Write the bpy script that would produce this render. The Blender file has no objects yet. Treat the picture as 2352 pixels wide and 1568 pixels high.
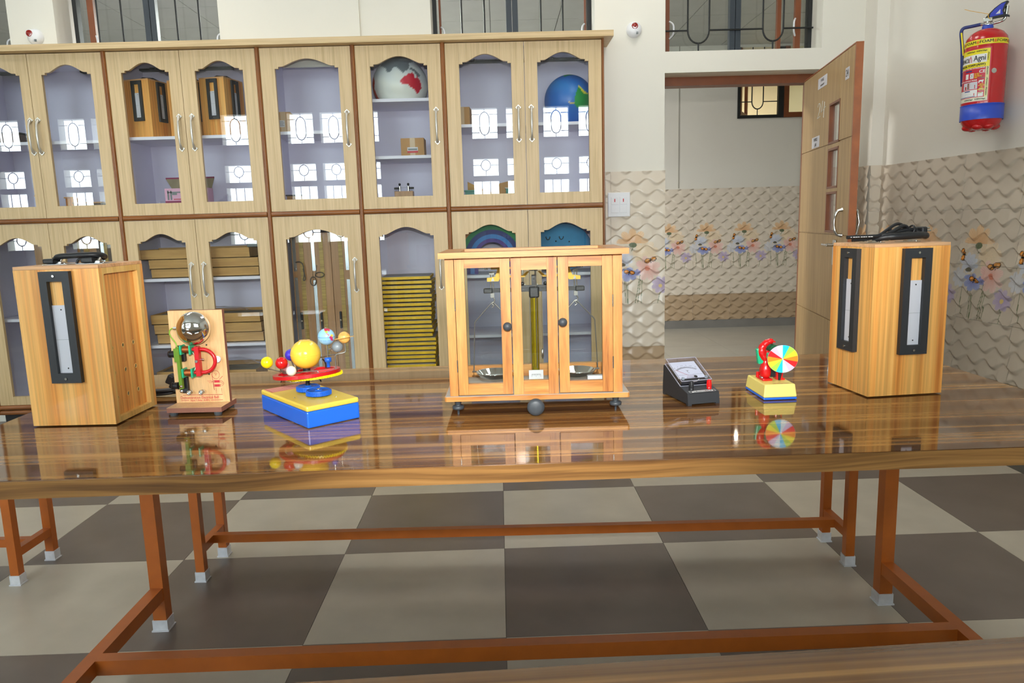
import bpy, bmesh, math, random
from mathutils import Vector, Matrix
random.seed(7)
SC = bpy.context.scene
C = SC.collection
PI = math.pi
def rad(a): return math.radians(a)
def lin(c):
    def f(v):
        v /= 255.0
        return v / 12.92 if v <= 0.04045 else ((v + 0.055) / 1.055) ** 2.4
    return (f(c[0]), f(c[1]), f(c[2]), 1.0)

# ------------------------------------------------------------------ camera, world, lights, exposure
CAM = bpy.data.objects.new('camera', bpy.data.cameras.new('camera'))
C.objects.link(CAM)
CAM.data.sensor_width = 36.0
CAM.data.lens = 1679.76 / 2352 * 36.0
CAM.data.clip_start = 0.02
CAM.matrix_world = Matrix(((0.99941163, 0.03121311, -0.01421727, 0.01334),
                           (-0.01902241, 0.15950264, -0.98701421, -2.59619),
                           (-0.02854009, 0.98670393, 0.16000254, 1.20926),
                           (0, 0, 0, 1)))
SC.camera = CAM
W = bpy.data.worlds.new('overcast_sky'); SC.world = W
W.use_nodes = True
W.node_tree.nodes['Background'].inputs[0].default_value = (0.86, 0.93, 1.0, 1)
W.node_tree.nodes['Background'].inputs[1].default_value = 19.0
def area(name, loc, target, size, energy, color=(1, 1, 1), sy=None):
    l = bpy.data.lights.new(name, 'AREA'); l.energy = energy; l.color = color
    l.shape = 'RECTANGLE'; l.size = size; l.size_y = sy or size
    o = bpy.data.objects.new(name, l); C.objects.link(o)
    o.location = loc
    o.rotation_euler = (Vector(target) - Vector(loc)).to_track_quat('-Z', 'Y').to_euler()
    return o
fl_ = bpy.data.lights.new('camera_flash', 'SPOT'); fl_.energy = 130.0; fl_.color = (1.0, 0.97, 0.93); fl_.spot_size = rad(70); fl_.spot_blend = 0.45; fl_.shadow_soft_size = 0.03
fo_ = bpy.data.objects.new('camera_flash', fl_); C.objects.link(fo_); fo_.location = (0.03, -2.63, 1.44)
fo_.rotation_euler = Vector((0.02, 4.6, 0.12)).to_track_quat('-Z', 'Y').to_euler()
for i_, (px_, sx_) in enumerate(((0.68, 2.1), (-2.95, 2.5), (-6.65, 2.0))):
    l_ = area('window_portal', (px_, -5.17, 1.95), (px_, 0, 1.95), sx_, 1.0, (1, 1, 1), 2.1)
    l_.data.cycles.is_portal = True
SC.view_settings.view_transform = 'Standard'
SC.view_settings.look = 'None'
SC.view_settings.gamma = 1.0
SC.view_settings.use_curve_mapping = False
SC.view_settings.exposure = 0.35
try:
    SC.cycles.use_denoising = True
    SC.cycles.max_bounces = 10
    SC.cycles.transparent_max_bounces = 24
    SC.cycles.caustics_reflective = False
    SC.cycles.caustics_refractive = False
    SC.cycles.sample_clamp_indirect = 6.0
except Exception:
    pass

# ------------------------------------------------------------------ materials
def new_mat(name):
    m = bpy.data.materials.new(name); m.use_nodes = True
    return m, m.node_tree, m.node_tree.nodes['Principled BSDF']
def mat(name, rgb, rough=0.5, metal=0.0, spec=0.5, coat=0.0, var=0.0, vscale=6.0, bump=0.0, bscale=60.0, emit=None, alpha=None):
    m, t, b = new_mat(name)
    b.inputs['Base Color'].default_value = lin(rgb)
    b.inputs['Roughness'].default_value = rough
    b.inputs['Metallic'].default_value = metal
    b.inputs['Specular IOR Level'].default_value = spec
    b.inputs['Coat Weight'].default_value = coat
    b.inputs['Coat Roughness'].default_value = 0.05
    if var or bump:
        tc = t.nodes.new('ShaderNodeTexCoord')
    if var:
        n = t.nodes.new('ShaderNodeTexNoise'); n.inputs['Scale'].default_value = vscale; n.inputs['Detail'].default_value = 5
        t.links.new(tc.outputs['Object'], n.inputs['Vector'])
        r = t.nodes.new('ShaderNodeValToRGB')
        a = lin([max(0, v * (1 - var)) for v in rgb]); c = lin([min(255, v * (1 + var)) for v in rgb])
        r.color_ramp.elements[0].color = a; r.color_ramp.elements[1].color = c
        r.color_ramp.elements[0].position = 0.3; r.color_ramp.elements[1].position = 0.7
        t.links.new(n.outputs['Fac'], r.inputs['Fac']); t.links.new(r.outputs['Color'], b.inputs['Base Color'])
    if bump:
        n2 = t.nodes.new('ShaderNodeTexNoise'); n2.inputs['Scale'].default_value = bscale; n2.inputs['Detail'].default_value = 3
        t.links.new(tc.outputs['Object'], n2.inputs['Vector'])
        bp = t.nodes.new('ShaderNodeBump'); bp.inputs['Strength'].default_value = bump; bp.inputs['Distance'].default_value = 0.002
        t.links.new(n2.outputs['Fac'], bp.inputs['Height']); t.links.new(bp.outputs['Normal'], b.inputs['Normal'])
    if emit:
        b.inputs['Emission Color'].default_value = lin(rgb); b.inputs['Emission Strength'].default_value = emit
    return m
def wood(name, stops, scale, rough=0.4, coat=0.0, fine=None, finemix=0.35, spec=0.5, warp=0.0, bump=0.0, wav=None, ior=1.5, detail=4.0):
    """noise stretched along the grain; stops = [(pos, rgb)...]; scale per object axis"""
    m, t, b = new_mat(name)
    tc = t.nodes.new('ShaderNodeTexCoord'); oi = t.nodes.new('ShaderNodeObjectInfo')
    add = t.nodes.new('ShaderNodeVectorMath'); add.operation = 'ADD'
    mul = t.nodes.new('ShaderNodeVectorMath'); mul.operation = 'SCALE'; mul.inputs[0].default_value = (3.1, 5.7, 4.3)
    t.links.new(oi.outputs['Random'], mul.inputs['Scale'])
    t.links.new(tc.outputs['Object'], add.inputs[0]); t.links.new(mul.outputs[0], add.inputs[1])
    vec = add.outputs[0]
    if warp:
        wn = t.nodes.new('ShaderNodeTexNoise'); wn.inputs['Scale'].default_value = 2.2; wn.inputs['Detail'].default_value = 1
        t.links.new(vec, wn.inputs['Vector'])
        ws = t.nodes.new('ShaderNodeVectorMath'); ws.operation = 'SCALE'; ws.inputs['Scale'].default_value = warp
        t.links.new(wn.outputs['Color'], ws.inputs[0])
        wa = t.nodes.new('ShaderNodeVectorMath'); wa.operation = 'ADD'
        t.links.new(vec, wa.inputs[0]); t.links.new(ws.outputs[0], wa.inputs[1]); vec = wa.outputs[0]
    mp = t.nodes.new('ShaderNodeMapping'); mp.inputs['Scale'].default_value = scale
    t.links.new(vec, mp.inputs['Vector'])
    n = t.nodes.new('ShaderNodeTexNoise'); n.inputs['Scale'].default_value = 1.0; n.inputs['Detail'].default_value = detail; n.inputs['Roughness'].default_value = 0.6
    t.links.new(mp.outputs['Vector'], n.inputs['Vector'])
    r = t.nodes.new('ShaderNodeValToRGB'); e = r.color_ramp.elements
    e[0].position = stops[0][0]; e[0].color = lin(stops[0][1]); e[1].position = stops[-1][0]; e[1].color = lin(stops[-1][1])
    for p, c in stops[1:-1]:
        x = e.new(p); x.color = lin(c)
    t.links.new(n.outputs['Fac'], r.inputs['Fac'])
    col = r.outputs['Color']
    if fine:
        mp2 = t.nodes.new('ShaderNodeMapping'); mp2.inputs['Scale'].default_value = fine
        t.links.new(vec, mp2.inputs['Vector'])
        n2 = t.nodes.new('ShaderNodeTexNoise'); n2.inputs['Scale'].default_value = 1.0; n2.inputs['Detail'].default_value = 3
        t.links.new(mp2.outputs['Vector'], n2.inputs['Vector'])
        r2 = t.nodes.new('ShaderNodeValToRGB'); r2.color_ramp.elements[0].color = (0.35, 0.35, 0.35, 1); r2.color_ramp.elements[1].color = (1.25, 1.25, 1.25, 1)
        r2.color_ramp.elements[0].position = 0.3; r2.color_ramp.elements[1].position = 0.62
        t.links.new(n2.outputs['Fac'], r2.inputs['Fac'])
        mx = t.nodes.new('ShaderNodeMix'); mx.data_type = 'RGBA'; mx.blend_type = 'MULTIPLY'; mx.inputs[0].default_value = finemix
        t.links.new(col, mx.inputs[6]); t.links.new(r2.outputs['Color'], mx.inputs[7]); col = mx.outputs[2]
    t.links.new(col, b.inputs['Base Color'])
    b.inputs['Roughness'].default_value = rough; b.inputs['Coat Weight'].default_value = coat
    b.inputs['Coat Roughness'].default_value = 0.03; b.inputs['Specular IOR Level'].default_value = spec; b.inputs['IOR'].default_value = ior
    if wav:
        n3 = t.nodes.new('ShaderNodeTexNoise'); n3.inputs['Scale'].default_value = 1.0; n3.inputs['Detail'].default_value = 2
        mp3 = t.nodes.new('ShaderNodeMapping'); mp3.inputs['Scale'].default_value = wav[0]
        t.links.new(tc.outputs['Object'], mp3.inputs['Vector']); t.links.new(mp3.outputs['Vector'], n3.inputs['Vector'])
        bp = t.nodes.new('ShaderNodeBump'); bp.inputs['Strength'].default_value = wav[1]; bp.inputs['Distance'].default_value = 0.001
        t.links.new(n3.outputs['Fac'], bp.inputs['Height']); t.links.new(bp.outputs['Normal'], b.inputs['Normal'])
        t.links.new(bp.outputs['Normal'], b.inputs['Coat Normal'])
    return m
def glass(name, tint=(1, 1, 1), ior=1.45, rough=0.0):
    m = bpy.data.materials.new(name); m.use_nodes = True; t = m.node_tree
    t.nodes.remove(t.nodes['Principled BSDF']); out = t.nodes['Material Output']
    tr = t.nodes.new('ShaderNodeBsdfTransparent'); tr.inputs[0].default_value = (*tint, 1)
    gl = t.nodes.new('ShaderNodeBsdfGlossy'); gl.inputs['Roughness'].default_value = rough; gl.inputs[0].default_value = (1, 1, 1, 1)
    fr = t.nodes.new('ShaderNodeFresnel'); fr.inputs['IOR'].default_value = ior
    mx = t.nodes.new('ShaderNodeMixShader')
    ge = t.nodes.new('ShaderNodeNewGeometry'); iv = t.nodes.new('ShaderNodeMath'); iv.operation = 'SUBTRACT'; iv.inputs[0].default_value = 1.7
    m7 = t.nodes.new('ShaderNodeMath'); m7.operation = 'MULTIPLY'; m7.inputs[1].default_value = 1.7
    t.links.new(ge.outputs['Backfacing'], m7.inputs[0]); t.links.new(m7.outputs[0], iv.inputs[1])
    mu = t.nodes.new('ShaderNodeMath'); mu.operation = 'MULTIPLY'; mu.use_clamp = True
    t.links.new(fr.outputs[0], mu.inputs[0]); t.links.new(iv.outputs[0], mu.inputs[1])
    t.links.new(mu.outputs[0], mx.inputs[0]); t.links.new(tr.outputs[0], mx.inputs[1]); t.links.new(gl.outputs[0], mx.inputs[2])
    t.links.new(mx.outputs[0], out.inputs[0])
    return m
def attr_mat(name, rough=0.2, spec=0.5):
    m, t, b = new_mat(name)
    a = t.nodes.new('ShaderNodeAttribute'); a.attribute_name = 'Col'
    t.links.new(a.outputs['Color'], b.inputs['Base Color']); b.inputs['Roughness'].default_value = rough
    b.inputs['Specular IOR Level'].default_value = spec
    return m

M = {}
M['wall'] = mat('cream_wall_paint', (226, 223, 212), 0.6, var=0.012, vscale=1.5)
M['wall_r'] = mat('cream_side_wall_paint', (230, 226, 216), 0.6, var=0.012, vscale=1.5)
M['ceil'] = mat('white_ceiling_paint', (235, 234, 228), 0.7, var=0.01)
M['lav'] = mat('lavender_cabinet_paint', (224, 220, 240), 0.45, var=0.02, vscale=3)
M['lavshelf'] = mat('pale_lavender_shelf', (232, 230, 244), 0.4, var=0.02, vscale=3)
M['oak'] = wood('light_oak_laminate', [(0.3, (196, 168, 122)), (0.5, (212, 185, 140)), (0.72, (220, 194, 150))], (70, 70, 2.0), 0.42, fine=(260, 260, 5), finemix=0.12)
M['oakh'] = wood('light_oak_cornice', [(0.3, (196, 168, 122)), (0.5, (212, 185, 140)), (0.72, (220, 194, 150))], (2.0, 70, 70), 0.42, fine=(5, 260, 260), finemix=0.12)
M['mould'] = wood('brown_moulding', [(0.3, (116, 68, 30)), (0.55, (144, 88, 40)), (0.75, (160, 100, 48))], (30, 30, 3), 0.3, fine=(200, 200, 10), finemix=0.15)
M['mouldh'] = wood('brown_moulding_rail', [(0.3, (116, 68, 30)), (0.55, (144, 88, 40)), (0.75, (160, 100, 48))], (3, 30, 30), 0.3, fine=(10, 200, 200), finemix=0.15)
M['walnut'] = wood('walnut_laminate', [(0.30, (72, 44, 24)), (0.42, (100, 65, 36)), (0.52, (126, 86, 48)), (0.60, (164, 120, 68)), (0.72, (186, 142, 86))], (0.3, 26, 26), 0.05, coat=0.0, fine=(2.5, 160, 160), finemix=0.3, wav=((5, 22, 5), 0.03), ior=1.85)
M['walnut_edge'] = wood('walnut_edge_band', [(0.30, (84, 54, 28)), (0.42, (120, 82, 43)), (0.54, (154, 110, 60)), (0.72, (174, 128, 74))], (1.1, 20, 42), 0.35, fine=(4, 120, 260), finemix=0.25, warp=0.05)
M['pine'] = wood('orange_pine', [(0.28, (196, 114, 44)), (0.40, (232, 156, 74)), (0.6, (244, 184, 102)), (0.8, (250, 200, 126))], (34, 34, 0.8), 0.35, coat=0.15, fine=(170, 170, 2.0), finemix=0.35)
M['pine_pale'] = wood('pale_pine_edge', [(0.3, (218, 168, 88)), (0.7, (240, 200, 124))], (30, 30, 3), 0.5, fine=(150, 150, 8), finemix=0.2)
M['pine_top'] = wood('pine_top', [(0.3, (206, 150, 100)), (0.7, (232, 184, 138))], (2, 30, 30), 0.5, fine=(6, 150, 150), finemix=0.25)
M['teak'] = wood('pale_teak', [(0.30, (158, 92, 38)), (0.43, (194, 128, 62)), (0.6, (212, 150, 80)), (0.8, (222, 166, 98))], (40, 40, 3.2), 0.4, coat=0.1, fine=(300, 300, 20), finemix=0.25, warp=0.03)
M['teakh'] = wood('pale_teak_rail', [(0.30, (158, 92, 38)), (0.43, (194, 128, 62)), (0.6, (212, 150, 80)), (0.8, (222, 166, 98))], (3.2, 40, 40), 0.4, coat=0.1, fine=(20, 300, 300), finemix=0.25, warp=0.03)
M['beech'] = wood('beech_board', [(0.3, (214, 170, 116)), (0.7, (232, 192, 138))], (40, 40, 3), 0.35, coat=0.1, fine=(220, 220, 30), finemix=0.18)
M['beech_edge'] = mat('brown_board_edge', (142, 92, 74), 0.6, bump=0.3, bscale=300)
M['doorv'] = wood('oak_door_veneer', [(0.3, (160, 129, 84)), (0.7, (186, 154, 105))], (45, 45, 1.5), 0.45, fine=(240, 240, 5), finemix=0.15)
M['doore'] = mat('orange_brown_door_edge', (150, 84, 42), 0.35, var=0.08, vscale=14)
M['frame'] = mat('reddish_brown_door_frame', (124, 68, 36), 0.4, var=0.06, vscale=10)
M['tube'] = mat('copper_brown_steel_paint', (186, 100, 36), 0.35, var=0.03, vscale=20)
M['white'] = mat('white_plastic', (232, 234, 238), 0.35)
M['whitecap'] = mat('white_foot_plastic', (226, 228, 234), 0.45, var=0.03, vscale=60)
M['black'] = mat('black_plastic', (26, 27, 30), 0.45)
M['blackf'] = mat('charcoal_plastic_frame', (44, 46, 50), 0.5, bump=0.15, bscale=500)
M['rubber'] = mat('grey_rubber', (70, 76, 80), 0.7)
M['knob'] = mat('dark_grey_knob', (62, 68, 74), 0.45)
M['blackiron'] = mat('black_cast_metal', (34, 37, 40), 0.35, bump=0.15, bscale=400)
M['steel'] = mat('bright_steel', (196, 196, 192), 0.22, metal=1.0)
M['satin'] = mat('satin_nickel', (214, 212, 204), 0.38, metal=0.75)
M['chrome'] = mat('chrome', (226, 226, 226), 0.06, metal=1.0)
M['wire'] = mat('steel_wire', (150, 150, 146), 0.3, metal=0.9)
M['brass'] = mat('olive_brass', (176, 158, 22), 0.25, metal=0.75)
M['copper'] = mat('copper_winding', (176, 98, 52), 0.35, metal=0.8, bump=0.2, bscale=900)
M['brassy'] = mat('yellow_painted_beam', (240, 190, 36), 0.35)
M['beamd'] = mat('ochre_beam', (198, 152, 34), 0.4)
M['red'] = mat('red_plastic', (206, 24, 26), 0.2, coat=0.3)
M['redp'] = mat('red_paint', (200, 20, 30), 0.3, coat=0.2)
M['blue'] = mat('blue_plastic', (34, 108, 226), 0.3)
M['gearblue'] = mat('blue_gear_plastic', (30, 98, 206), 0.3)
M['lemon'] = mat('yellow_lid_plastic', (236, 206, 84), 0.35)
M['sun'] = mat('sun_yellow', (250, 206, 70), 0.15, coat=0.3)
M['yellow'] = mat('bright_yellow', (252, 226, 20), 0.25)
M['saturn'] = mat('orange_swirl', (238, 178, 94), 0.35, var=0.12, vscale=60)
M['greyp'] = mat('grey_ball', (136, 146, 152), 0.35)
M['violet'] = mat('violet_ball', (66, 50, 190), 0.3)
M['pink'] = mat('pink_ball', (244, 188, 214), 0.35)
M['ivory'] = mat('ivory_ball', (240, 234, 218), 0.3)
M['green'] = mat('jade_green_plastic', (30, 176, 128), 0.3)
M['olive'] = mat('olive_green_metal', (98, 138, 24), 0.4)
M['greenwire'] = mat('lime_green_wire', (140, 190, 50), 0.4)
M['print_red'] = mat('red_print', (196, 44, 56), 0.5)
M['print_black'] = mat('black_print', (24, 22, 22), 0.5)
M['print_white'] = mat('white_print', (240, 240, 240), 0.5)
M['print_yellow'] = mat('yellow_print', (244, 228, 40), 0.4)
M['print_grey'] = mat('grey_print', (120, 128, 130), 0.5)
M['print_blue'] = mat('blue_print', (44, 62, 130), 0.5)
M['chalk'] = mat('white_chalk', (224, 224, 216), 0.9)
M['paper'] = mat('white_paper', (214, 214, 222), 0.6, var=0.01)
M['card'] = wood('cardboard', [(0.3, (186, 142, 82)), (0.7, (206, 162, 98))], (4, 40, 40), 0.75, fine=(10, 160, 160), finemix=0.1)
M['card_top'] = mat('dusty_card', (150, 138, 112), 0.8, var=0.1, vscale=12)
M['carton'] = mat('brown_carton', (186, 142, 92), 0.7, var=0.04, vscale=10)
M['tape'] = mat('clear_tape', (208, 182, 150), 0.25)
M['magenta'] = mat('magenta_card', (142, 34, 84), 0.5)
M['pinkcard'] = mat('pink_card', (224, 170, 198), 0.5)
M['yboard'] = mat('yellow_board_edge', (240, 196, 20), 0.4, var=0.04, vscale=20)
M['gboard'] = mat('grey_board_face', (186, 182, 174), 0.6, var=0.04, vscale=12)
M['mbwood'] = wood('metre_bridge_board', [(0.3, (160, 116, 74)), (0.7, (188, 142, 96))], (40, 40, 2), 0.4, coat=0.1)
M['mbdark'] = mat('dark_walnut_board', (86, 62, 44), 0.4, var=0.1, vscale=30)
M['scale'] = wood('yellow_scale', [(0.35, (150, 120, 52)), (0.65, (188, 158, 78))], (5, 5, 160), 0.45)
M['zinc'] = mat('zinc_strip', (206, 214, 220), 0.25, metal=0.85)
M['ext_red'] = mat('extinguisher_red', (196, 24, 30), 0.22, coat=0.4)
M['ext_blue'] = mat('extinguisher_blue_band', (52, 82, 196), 0.35)
M['navy'] = mat('navy_hose', (36, 52, 118), 0.4)
M['hblue'] = mat('blue_lever', (40, 58, 190), 0.35)
M['kick'] = mat('black_plinth', (20, 20, 22), 0.6)
M['tile_l'] = mat('light_floor_tile', (192, 184, 169), 0.32, var=0.035, vscale=5)
M['tile_d'] = mat('dark_floor_tile', (118, 107, 100), 0.32, var=0.05, vscale=5)
M['grout'] = mat('floor_grout', (92, 88, 80), 0.8, var=0.03)
M['tile_c'] = mat('grey_corridor_tile', (168, 164, 152), 0.3, var=0.03, vscale=4)
M['skirt'] = mat('dark_grey_skirting', (132, 130, 126), 0.4, var=0.03)
M['wtile'] = mat('cream_wave_tile', (222, 211, 194), 0.22, spec=0.5, var=0.015, vscale=4)
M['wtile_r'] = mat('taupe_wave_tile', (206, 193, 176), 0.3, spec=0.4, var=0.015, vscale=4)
M['btile'] = mat('brown_wave_tile', (184, 160, 130), 0.25, var=0.02, vscale=4)
M['flower'] = attr_mat('flower_printed_tile', 0.22)
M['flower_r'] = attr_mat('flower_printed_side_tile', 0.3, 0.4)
M['iron'] = mat('black_grill_paint', (26, 28, 28), 0.5)
M['mullion'] = mat('slate_steel_mullion', (46, 54, 62), 0.5)
M['gpane'] = glass('clear_pane', (0.97, 0.985, 0.98), 1.5)
M['wpane'] = glass('window_pane', (0.93, 0.96, 0.95), 1.45)
M['acryl'] = glass('clear_acrylic', (0.93, 0.93, 0.97), 1.5)
M['bag'] = glass('clear_bag', (0.97, 0.97, 0.98), 1.35, 0.1)
M['lens_red'] = mat('red_lens', (150, 34, 26), 0.15, coat=0.5)
M['face'] = mat('meter_face', (236, 242, 248), 0.4)
M['globe'] = attr_mat('painted_globe', 0.35)
M['cream'] = mat('cream_room_wall', (226, 214, 180), 0.6, var=0.01)
M['rope'] = mat('grey_cord', (88, 78, 70), 0.7)
M['bluefab'] = mat('blue_soft_fabric', (62, 140, 186), 0.8, var=0.05, vscale=14)
M['fan'] = mat('ivory_fan_metal', (206, 198, 172), 0.4)
M['ash'] = mat('dark_cloudy_plastic', (92, 88, 84), 0.4, var=0.15, vscale=20)
M['teal'] = mat('teal_card', (70, 140, 128), 0.5, var=0.08, vscale=18)

# ------------------------------------------------------------------ mesh builder
class MB:
    def __init__(s):
        s.v, s.f, s.m, s.s = [], [], [], []
    def add(s, vs, fs, mi=0, smooth=False, X=None):
        o = len(s.v)
        for p in vs:
            p = Vector(p)
            s.v.append(X @ p if X is not None else p)
        for f in fs:
            s.f.append([o + i for i in f]); s.m.append(mi); s.s.append(smooth)
        return s
    def box(s, lo, hi, mi=0, X=None, bev=0.0):
        lo, hi = [min(a, b) for a, b in zip(lo, hi)], [max(a, b) for a, b in zip(lo, hi)]
        if bev > 0:
            b = min(bev, 0.45 * min(hi[i] - lo[i] for i in range(3)))
            vs, fs = [], []
            bm = bmesh.new(); bmesh.ops.create_cube(bm, size=1.0)
            for v in bm.verts:
                v.co = Vector([lo[i] + (v.co[i] + 0.5) * (hi[i] - lo[i]) for i in range(3)])
            bmesh.ops.bevel(bm, geom=list(bm.edges), offset=b, segments=2, profile=0.5, affect='EDGES')
            bm.verts.index_update()
            vs = [v.co.copy() for v in bm.verts]; fs = [[v.index for v in f.verts] for f in bm.faces]
            bm.free()
            return s.add(vs, fs, mi, False, X)
        x0, y0, z0 = lo; x1, y1, z1 = hi
        vs = [(x0, y0, z0), (x1, y0, z0), (x1, y1, z0), (x0, y1, z0), (x0, y0, z1), (x1, y0, z1), (x1, y1, z1), (x0, y1, z1)]
        fs = [(0, 3, 2, 1), (4, 5, 6, 7), (0, 1, 5, 4), (1, 2, 6, 5), (2, 3, 7, 6), (3, 0, 4, 7)]
        return s.add(vs, fs, mi, False, X)
    def cyl(s, p0, p1, r0, r1=None, n=16, mi=0, caps=True, X=None, smooth=True):
        r1 = r0 if r1 is None else r1
        p0, p1 = Vector(p0), Vector(p1); d = (p1 - p0).normalized()
        a = d.orthogonal().normalized(); b = d.cross(a)
        vs = []
        for p, r in ((p0, r0), (p1, r1)):
            for i in range(n):
                t = 2 * PI * i / n
                vs.append(p + a * (r * math.cos(t)) + b * (r * math.sin(t)))
        s.add(vs, [(i, (i + 1) % n, n + (i + 1) % n, n + i) for i in range(n)], mi, smooth, X)
        if caps:
            s.add(vs[:n], [tuple(reversed(range(n)))], mi, False, X)
            s.add(vs[n:], [tuple(range(n))], mi, False, X)
        return s
    def lathe(s, prof, n=24, mi=0, X=None, smooth=True, cap0=True, cap1=True):
        vs = []
        for r, z in prof:
            for i in range(n):
                t = 2 * PI * i / n
                vs.append((r * math.cos(t), r * math.sin(t), z))
        fs = []
        for k in range(len(prof) - 1):
            for i in range(n):
                fs.append((k * n + i, k * n + (i + 1) % n, (k + 1) * n + (i + 1) % n, (k + 1) * n + i))
        s.add(vs, fs, mi, smooth, X)
        if cap0 and prof[0][0] > 1e-6: s.add(vs[:n], [tuple(reversed(range(n)))], mi, False, X)
        if cap1 and prof[-1][0] > 1e-6: s.add(vs[-n:], [tuple(range(n))], mi, False, X)
        return s
    def ball(s, c, r, n=20, mi=0, X=None):
        r = r if isinstance(r, (tuple, list)) else (r, r, r)
        m = n // 2
        T = Matrix.Translation(Vector(c)) @ Matrix.Diagonal((r[0], r[1], r[2], 1))
        if X is not None: T = X @ T
        return s.lathe([(max(1e-5, math.sin(PI * k / m)), -math.cos(PI * k / m)) for k in range(m + 1)], n, mi, T, True, False, False)
    def tube(s, pts, r, n=8, mi=0, closed=False, X=None, round_=0.0):
        pts = [Vector(p) for p in pts]
        if round_ > 0:
            q = [pts[0]]; rl = isinstance(r, (list, tuple)); nr = [r[0]] if rl else None
            for i in range(1, len(pts) - 1):
                if rl: nr += [r[i]] * 6
                a, b, c = pts[i - 1], pts[i], pts[i + 1]
                d0 = min(round_, (a - b).length * 0.45); d1 = min(round_, (c - b).length * 0.45)
                p0 = b + (a - b).normalized() * d0; p1 = b + (c - b).normalized() * d1
                for k in range(6):
                    t = k / 5; q.append(p0 * (1 - t) ** 2 + b * 2 * t * (1 - t) + p1 * t * t)
            q.append(pts[-1]); pts = q
            if rl: r = nr + [r[-1]]
        N = len(pts); vs = []; pa = None
        for i in range(N):
            if closed: d = pts[(i + 1) % N] - pts[i - 1]
            else: d = pts[min(i + 1, N - 1)] - pts[max(i - 1, 0)]
            d = d.normalized() if d.length > 1e-9 else Vector((0, 0, 1))
            if pa is None: a = d.orthogonal().normalized()
            else:
                a = pa - d * pa.dot(d); a = a.normalized() if a.length > 1e-6 else d.orthogonal().normalized()
            pa = a; b = d.cross(a)
            rr = r[i] if isinstance(r, (list, tuple)) else r
            for k in range(n):
                t = 2 * PI * k / n
                vs.append(pts[i] + a * (rr * math.cos(t)) + b * (rr * math.sin(t)))
        fs = []
        for i in range(N if closed else N - 1):
            j = (i + 1) % N
            for k in range(n):
                fs.append((i * n + k, i * n + (k + 1) % n, j * n + (k + 1) % n, j * n + k))
        s.add(vs, fs, mi, True, X)
        if not closed:
            s.add(vs[:n], [tuple(reversed(range(n)))], mi, False, X); s.add(vs[-n:], [tuple(range(n))], mi, False, X)
        return s
    def prism(s, poly, a, b, axis='y', mi=0, X=None, smooth=False):
        """poly of 2D points extruded along axis from a to b. axis y: (x,z); z: (x,y); x: (y,z)"""
        def P(p, t):
            return {'y': (p[0], t, p[1]), 'z': (p[0], p[1], t), 'x': (t, p[0], p[1])}[axis]
        n = len(poly)
        vs = [P(p, a) for p in poly] + [P(p, b) for p in poly]
        s.add(vs, [tuple(range(n)), tuple(reversed(range(n, 2 * n)))], mi, False, X)
        s.add(vs, [(i, n + i, n + (i + 1) % n, (i + 1) % n) for i in range(n)], mi, smooth, X)
        return s
    def mesh(s, name, mats):
        me = bpy.data.meshes.new(name)
        me.from_pydata([tuple(v) for v in s.v], [], s.f)
        for m in (mats if isinstance(mats, (list, tuple)) else [mats]): me.materials.append(m)
        me.polygons.foreach_set('material_index', s.m)
        me.polygons.foreach_set('use_smooth', s.s)
        bm = bmesh.new(); bm.from_mesh(me); bmesh.ops.recalc_face_normals(bm, faces=bm.faces); bm.to_mesh(me); bm.free()
        me.update()
        return me
    def build(s, name, mats, parent=None, loc=None, rot=None):
        return put(name, s.mesh(name, mats), parent, loc, rot)
def put(name, me, parent=None, loc=None, rot=None):
    o = bpy.data.objects.new(name, me); C.objects.link(o)
    if parent is not None: o.parent = parent
    if loc is not None: o.location = loc
    if rot is not None: o.rotation_euler = rot
    return o
def tag(o, label, cat, group=None):
    o['label'] = label; o['category'] = cat
    if group: o['group'] = group
    return o
def thing(name, label, cat, loc=(0, 0, 0), rz=0.0, group=None):
    o = bpy.data.objects.new(name, None); C.objects.link(o)
    o.empty_display_size = 0.05; o.location = loc; o.rotation_euler = (0, 0, rz)
    return tag(o, label, cat, group)
def struct(o):
    o['kind'] = 'structure'; return o
def copy_tree(o, parent=None):
    c = o.copy(); C.objects.link(c)
    if parent is not None: c.parent = parent
    for ch in list(o.children): copy_tree(ch, c)
    return c
def bx(name, lo, hi, m, parent=None, bev=0.0, loc=None, rot=None):
    return MB().box(lo, hi, 0, None, bev).build(name, m, parent, loc, rot)
def text_mb(body, size, align='CENTER'):
    """flat lettering as verts/faces in the xy plane"""
    cu = bpy.data.curves.new('lettering', 'FONT'); cu.body = body; cu.size = size; cu.align_x = align; cu.align_y = 'CENTER'
    cu.resolution_u = 3
    ob = bpy.data.objects.new('lettering', cu)
    me = bpy.data.meshes.new_from_object(ob)
    vs = [v.co.copy() for v in me.vertices]; fs = [list(p.vertices) for p in me.polygons]
    bpy.data.objects.remove(ob); bpy.data.curves.remove(cu); bpy.data.meshes.remove(me)
    return vs, fs
def add_text(mb, body, size, X, mi=0, align='CENTER', sx=1.0, bold=0.0, bend=None):
    vs, fs = text_mb(body, size, align)
    vs = [Vector((v.x * sx, v.y, v.z)) for v in vs]
    offs = [0.0] if not bold else [-bold, 0.0, bold]
    for k, o in enumerate(offs):
        q = [Vector((v.x + o, v.y, v.z + k * 2e-5)) for v in vs]
        if bend: q = [bend(p) for p in q]
        mb.add(q, fs, mi, False, X)
    return mb
def front(x, y, z):     # lettering plane facing -y
    return Matrix.Translation((x, y, z)) @ Matrix.Rotation(PI / 2, 4, 'X')

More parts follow.
